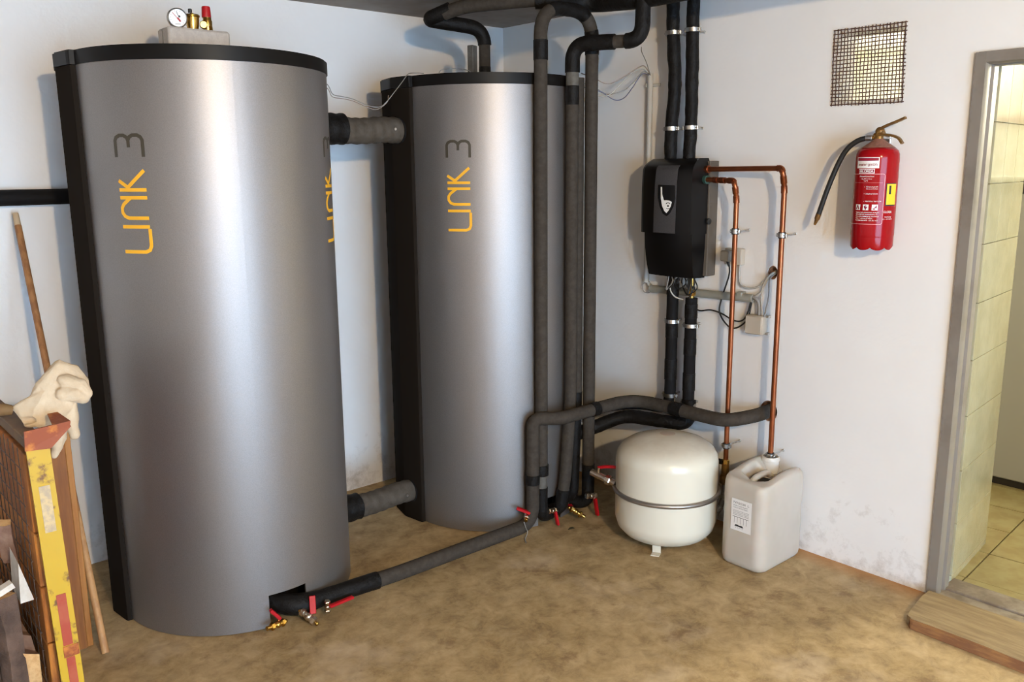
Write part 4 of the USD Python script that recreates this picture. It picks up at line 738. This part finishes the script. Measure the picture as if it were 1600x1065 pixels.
valve('valve with slanted red lever in the foot opening of the right tank', (-.775, -1.030, .095), (-.6, -.5, -.2), ((-.778, -1.045, .108), (-.815, -1.010, .128)), 1.0, True)
valve('valve with hanging red lever right of the floor pipe elbow', (-.640, -1.055, .083), (-.9, -.1, .2), ((-.625, -1.06, .07), (-.612, -1.062, .012)), .95)
valve('brass drain valve without visible lever between the pipe ends', (-.520, -1.09, .055), (.6, -.5, -.5), ((-.52, -1.07, .06), (-.50, -1.03, .062)), 1.05, True, body='brass')
valve('valve with hanging red lever on the rightmost upright beside the vessel', (-.432, -1.105, .115), (-.9, .1, .2), ((-.415, -1.115, .095), (-.402, -1.118, .018)), 1.05)
single('seal_wire', sweep(spline([(-.83, -1.068, .085), (-.822, -1.072, .055), (-.815, -1.075, .035), (-.838, -1.085, .012), (-.85, -1.105, .004)], 8), .0026, 7), 'zinc', 'thin twisted metal wire hanging over the floor pipe', 'wire', smooth=60)
# ---------------------------------------------------------------- left wall items
t = Thing('black_pipe', 'black foam pipe running along the back wall behind the left tank', 'pipe', (-2.7, -.05, 1.55))
t.part('foam_tube', cyl((-3.6, -.05, 1.550), (-1.7, -.05, 1.552), .030, 24), 'black_foam')
t = Thing('broom_stick', 'thin brown wooden pole leaning on the back wall under the black pipe', 'pole', (-2.539, -.798, 0))
A_, B_ = np.array([-2.538, -.798, .012]), np.array([-2.497, -.045, 1.492]); dirv = (B_-A_)/np.linalg.norm(B_-A_)
t.part('shaft', cyl(A_+dirv*.5, B_-dirv*.05, .0125, 16), 'pole_wood'); t.part('tip', cyl(B_-dirv*.052, B_, .0120, 16, .0105), 'pole_tip', label='worn pale tip'); t.part('lower_shaft', cyl(A_, A_+dirv*.5, .0125, 16), 'pole_pale', label='paler lower end')
t = Thing('board', 'brown wooden board standing upright between crate and left tank', 'board', (-2.565, -.66, 0))
t.part('plank', bx((-2.655, -.70, .001), (-2.568, -.645, .80), .003), 'board', 30); t.part('edge_strip', bx((-2.568, -.694, .001), (-2.548, -.650, .80), .003), 'board_edge', 30, 'paler edge strip')
# mesh pallet crate
t = Thing('pallet_crate', 'yellow and rust steel cage pallet at the left edge, full of firewood', 'crate', (-2.9, -1.2, 0))
pc = np.array([-2.7995, -1.43, 0]); lean = np.array([.024, .0, 0])
def post_pt(dx, dy, z): return np.array([pc[0]+dx, pc[1]+dy, z])+lean*(1-z/.97)
def prism(pts_lo, pts_hi):
    n_ = len(pts_lo); V = np.vstack([pts_lo, pts_hi]); F = [(0, i+1, i) for i in range(1, n_-1)]+[(n_, n_+i, n_+i+1) for i in range(1, n_-1)]
    for i in range(n_): j = (i+1) % n_; F += [(i, j, n_+j), (i, n_+j, n_+i)]
    return trimesh.Trimesh(V, np.array(F), process=False)
def post_piece(prof, z0, z1): return prism([post_pt(x, y, z0) for x, y in prof], [post_pt(x, y, z1) for x, y in prof])
ang = [(-.0265, -.022), (.0265, -.022), (.0265, .045), (.0205, .045), (.0205, -.015), (-.0265, -.015)]
p = t.part('corner_post', [post_piece(ang, .0, .972)], 'yellow_paint', False, 'yellow painted corner post')
t.part('bare_patch', post_piece([(-.012, -.0232), (.014, -.0232), (.014, -.0218), (-.012, -.0218)], .748, .872), 'bare_patch', False, 'patch of worn off paint', p)
t.part('red_stripe', post_piece([(-.010, -.0232), (.013, -.0232), (.013, -.0218), (-.010, -.0218)], .43, .575), 'red_primer', False, 'red painted stripe', p)
t.part('red_stripe', post_piece([(-.008, -.0232), (.013, -.0232), (.013, -.0218), (-.008, -.0218)], .06, .395), 'red_primer', False, 'red painted stripe', p)
t.part('weld_joint', post_piece([(-.012, -.0245), (.025, -.0245), (.025, -.021), (-.012, -.021)], .397, .428), 'rust', False, None, p)
def slab(pts, d): return prism([np.array(q_) for q_ in pts], [np.array(q_)+np.array(d) for q_ in pts])
t.part('corner_bracket', [slab([(-2.829, -1.456, .970), (-2.771, -1.456, .966), (-2.722, -1.452, 1.010), (-2.719, -1.452, 1.026), (-2.826, -1.456, 1.020)], (0, .006, 0)),
      slab([(-2.771, -1.456, .966), (-2.719, -1.452, 1.012), (-2.719, -1.40, 1.020), (-2.771, -1.405, .972)], (-.006, 0, 0)),
      slab([(-2.760, -1.452, 1.022), (-2.719, -1.450, 1.026), (-2.728, -1.37, 1.034), (-2.752, -1.37, 1.034)], (0, 0, -.005))], 'rust', False, 'flared rusty corner bracket')
t.part('top_rail', [bx((-2.815, -1.43, .955), (-2.772, -.52, .985), .004)], 'rail_brown', 30); t.part('top_rail', bx((-3.55, -.56, .955), (-2.775, -.52, .985), .004), 'rail_brown', 30); t.part('top_rail', bx((-3.60, -1.43, .955), (-3.56, -.52, .985), .004), 'rail_brown', 30)
for (x, y) in ((-2.797, -.54), (-3.58, -.54), (-3.58, -1.43)): t.part('corner_post', bx((x-.03, y-.03, 0), (x+.03, y+.03, .96), .003), 'yellow_paint', 30)
t.part('base_frame', [bx((-3.6, -1.45, .06), (-2.76, -.52, .10))], 'rail_brown', False)
for k in range(16):
    y = -1.36+.052*k; t.part('mesh_wire', cyl((-2.828, y, .13), (-2.828, y, .957), .0014, 6), 'wire_dark', 30)
for k in range(16): t.part('mesh_wire', cyl((-2.8325, -1.40, .16+.05*k), (-2.8325, -.55, .16+.05*k), .0014, 6), 'wire_dark', 30)
bz = .12
for k, (hgt, m_) in enumerate(((.155, 'crate_board'), (.15, 'crate_board_b'), (.16, 'crate_board'), (.15, 'crate_board_b'), (.215, 'crate_board'))):
    t.part('side_board', bx((-2.822, -1.40, bz), (-2.802, -.56, bz+hgt-.004), .004), m_, 30); bz += hgt
# firewood
def log(label, c, size, R_, m, seed, grp=True, taper=0.25):
    v = np.array([(x, y, z) for x in np.linspace(-.5, .5, 9) for y, z in [(-.5, -.4), (-.1, -.5), (.45, -.42), (.5, .0), (.42, .5), (-.05, .42), (-.5, .36)]])
    v = v*np.array(size); nz = meshkit.fbm(v*22+seed*3.1, 3, seed)-.5; v[:, 1] += nz*.30*size[1]; v[:, 2] += (meshkit.fbm(v*22+seed*7.7, 3, seed+9)-.5)*.30*size[2]; n7 = 7; F = []
    for i in range(8):
        for j in range(n7):
            k = (j+1) % n7; F += [(i*n7+j, (i+1)*n7+k, i*n7+k), (i*n7+j, (i+1)*n7+j, (i+1)*n7+k)]
    caps = [[], []]
    for i, o in ((0, 1), (8, 0)):
        idx = [i*n7+j for j in range(n7)]
        for j in range(1, n7-1): caps[1-o].append((idx[0], idx[j], idx[j+1]) if o else (idx[0], idx[j+1], idx[j]))
    th = Thing('firewood', label, 'firewood', c, 'firewood in the crate'); c = np.array(c, float)
    side = trimesh.Trimesh(v, np.array(F), process=False)
    th.part('split_side', mv(side, c, R_), m, 20); 
    for q_ in caps:
        en = trimesh.Trimesh(v, np.array(q_), process=False); en.remove_unreferenced_vertices(); th.part('cut_end', mv(en, c, R_), 'end_grain' if m != 'wood_white' else 'wood_white', False)
def RY(yaw, pitch, roll=0): return rot((0, 0, 1), yaw) @ rot((0, 1, 0), pitch) @ rot((1, 0, 0), roll)
def log2(label, p0, p1, w, h, roll, m, seed):
    p0, p1 = np.array(p0, float), np.array(p1, float); d_ = p1-p0; L_ = np.linalg.norm(d_); B_ = basis(d_/L_); log(label, (p0+p1)/2, (L_, w, h), np.c_[B_[:, 2], B_[:, 0], B_[:, 1]] @ rot((1, 0, 0), roll), m, seed)
log2('firewood piece with pale sawn end facing out beside the crate post at the bottom', (-2.868, -1.39, .350), (-2.88, -1.08, .40), .050, .150, 0, 'split_wood', 1)
log2('dark split log standing steeply in the crate left of the pale sawn end', (-2.905, -1.41, .24), (-2.905, -1.37, .58), .050, .05, 20, 'bark', 2)
log2('grey-brown slanted log above the white wood wedge', (-2.862, -1.25, .73), (-2.850, -1.22, .61), .035, .035, 0, 'split_wood', 4)
log2('grey thin strip pointing out of the crate at the left picture edge', (-2.99, -1.40, .575), (-2.882, -1.39, .612), .022, .020, 0, 'wood_white', 7)
log2('yellowish wood strip at the far left edge above the dark logs', (-2.925, -1.39, .64), (-2.922, -1.385, .725), .02, .03, 0, 'wood_white', 8)
log2('dark bark log at the left picture edge in the crate', (-2.965, -1.36, .14), (-2.955, -1.33, .56), .060, .07, 30, 'bark', 6)
log2('split log lying deep in the crate behind the upright pieces', (-2.90, -1.02, .35), (-2.90, -.62, .40), .12, .12, 30, 'bark', 9)
log2('split log lying crosswise in the middle of the crate', (-3.22, -1.15, .45), (-2.87, -1.20, .47), .12, .13, 30, 'bark', 10)
log2('log lying on the crate floor at its front', (-3.3, -1.36, .18), (-2.90, -1.30, .18), .10, .11, 10, 'bark', 11)
log2('reddish brown log lying crosswise above the dark ones', (-3.25, -1.05, .58), (-2.87, -1.10, .56), .09, .10, 50, 'split_wood', 12)
w_ = Thing('firewood', 'white bleached wood wedge between the dark logs beside the crate post', 'firewood', (-2.86, -1.37, .6), 'firewood in the crate')
w_.part('split_side', slab([(-2.862, -1.380, .660), (-2.836, -1.378, .548), (-2.868, -1.380, .548)], (.002, .10, .01)), 'wood_white', False)
# brown bar end resting on the crate
t = Thing('wooden_handle', 'rounded brown wooden handle end at the left edge resting on the crate rail', 'handle', (-2.80, -1.05, 1.0))
t.part('grip', sweep(spline([(-3.06, -1.35, 1.055), (-2.93, -1.33, 1.062), (-2.86, -1.32, 1.055), (-2.822, -1.315, 1.046)], 6), np.r_[np.full(12, .019), np.linspace(.019, .013, 7)], 12), 'rail_brown', 50)
# ---------------------------------------------------------------- work glove
def hull_chain(pts, rads):
    out = []
    for (a_, ra), (b_, rb) in zip(zip(pts[:-1], rads[:-1]), zip(pts[1:], rads[1:])):
        out.append(m3.Manifold.batch_hull([m3.Manifold.sphere(ra, 20).translate(list(map(float, a_))), m3.Manifold.sphere(rb, 20).translate(list(map(float, b_)))]))
    return out
def flat(pts): return [m3.Manifold.batch_hull([m3.Manifold.sphere(r_, 20).translate(list(map(float, q))) for q, r_ in pts])]
GL = 'GLOVE'
gy = -1.30
glove = flat([((-2.775, gy+.02, 1.020), .016), ((-2.748, gy-.01, .998), .018), ((-2.690, gy+.03, 1.128), .020), ((-2.665, gy+.02, 1.108), .020), ((-2.672, gy, 1.055), .022), ((-2.700, gy-.01, 1.030), .024), ((-2.74, gy+.02, 1.085), .018)])
glove += flat([((-2.800, gy+.02, 1.040), .010), ((-2.785, gy-.01, 1.003), .011), ((-2.735, gy+.01, 1.07), .018), ((-2.735, gy-.01, .995), .018)])
glove += flat([((-2.742, gy, 1.00), .018), ((-2.700, gy, 1.02), .020), ((-2.728, gy, .965), .016), ((-2.698, gy, .985), .016)])
for ch, rd in (([(-2.690, gy+.03, 1.126), (-2.655, gy+.025, 1.112), (-2.640, gy+.015, 1.082), (-2.641, gy+.01, 1.062)], [.022, .0195, .018, .0165]),
               ([(-2.685, gy, 1.095), (-2.655, gy-.018, 1.080), (-2.646, gy-.022, 1.060)], [.023, .021, .019]),
               ([(-2.695, gy-.01, 1.065), (-2.668, gy-.022, 1.062), (-2.652, gy-.024, 1.052)], [.024, .022, .018]),
               ([(-2.682, gy-.005, 1.045), (-2.683, gy-.008, 1.00), (-2.682, gy-.008, .965), (-2.679, gy-.008, .948)], [.020, .0165, .0155, .013]),
               ([(-2.715, gy, .985), (-2.716, gy+.01, .945), (-2.722, gy+.012, .915), (-2.729, gy+.012, .896)], [.024, .021, .015, .009])):
    glove += hull_chain(ch, rd)
g_ = m3.Manifold.batch_boolean(glove, m3.OpType.Add)
g_ = g_ - m3.Manifold.batch_hull([m3.Manifold.sphere(.013, 16).translate([-2.815, gy-.012, 1.010]), m3.Manifold.sphere(.010, 16).translate([-2.778, gy-.014, 1.010])])
g_ = g_.refine_to_length(.006); me = g_.to_mesh(); gm = trimesh.Trimesh(me.vert_properties[:, :3], me.tri_verts, process=True); trimesh.smoothing.filter_taubin(gm, .5, .52, 8)
v = np.array(gm.vertices); nrm = np.array(gm.vertex_normals); wr = meshkit.fbm(v*np.array([48, 48, 34]), 3, 4)-.5; gm.vertices = v+nrm*(wr*.009)[:, None]
t = Thing('work_glove', 'cream work glove draped over the crate corner', 'glove', (-2.70, -1.27, .9)); t.part('leather', gm, 'glove', 60)
# ---------------------------------------------------------------- floor plank, leaf, washroom appliance
t = Thing('door_step_plank', 'weathered wooden plank lying on the floor in front of the doorway', 'plank', (-.22, -3.0, 0))
q = Polygon([(-.300, -2.570), (-.285, -2.548), (-.105, -2.522), (-.040, -2.522), (-.036, -3.5), (-.305, -3.5), (-.303, -2.95), (-.298, -2.75)])
t.part('plank', mv(extr(q, .034), (0, 0, .001)), 'plank_dirty', False); t.part('worn_edge', prism([(-.316, -2.575, .001), (-.299, -2.560, .001), (-.306, -3.5, .001), (-.326, -3.5, .001)], [(-.306, -2.580, .026), (-.298, -2.565, .034), (-.304, -3.5, .034), (-.316, -3.5, .026)]), 'plank_edge', False, 'reddish worn front edge')
lf = Polygon([(0, 0), (.012, .009), (.026, .010), (.036, .004), (.028, -.006), (.014, -.008)]); v, f = vf(extr(lf, .0015)); v[:, 2] += .006*np.sin(v[:, 0]*80)**2
single('dead_leaf', mv(trimesh.Trimesh(v, f, process=False), (-.607, -1.125, .001), rot((0, 0, 1), -20)), 'leaf', 'small dark dead leaf on the floor right of the floor pipe elbow', 'leaf', smooth=False)
t = Thing('appliance', 'tall grey cabinet with a dark top strip seen through the doorway', 'appliance', (1.75, -2.3, 0))
t.part('body', bx((1.42, -3.1, .05), (2.05, -2.02, 1.50), .01), 'appliance_grey', 30); t.part('plinth', bx((1.46, -3.08, 0), (2.03, -2.04, .05)), 'appliance_dark', False); t.part('top_strip', bx((1.415, -3.1, 1.50), (2.05, -2.02, 1.575), .004), 'appliance_dark', 30, 'dark top strip')
t = Thing('shelf', 'white panel with dark brown rail above the grey cabinet behind the doorway', 'panel', (2.2, -2.4, 1.9)); t.part('panel', bx((2.10, -3.1, 1.58), (2.14, -2.0, 2.30)), 'lamp_white', False); t.part('rail', bx((2.08, -3.1, 1.86), (2.10, -2.0, 1.90)), 'ink_maroon', False)
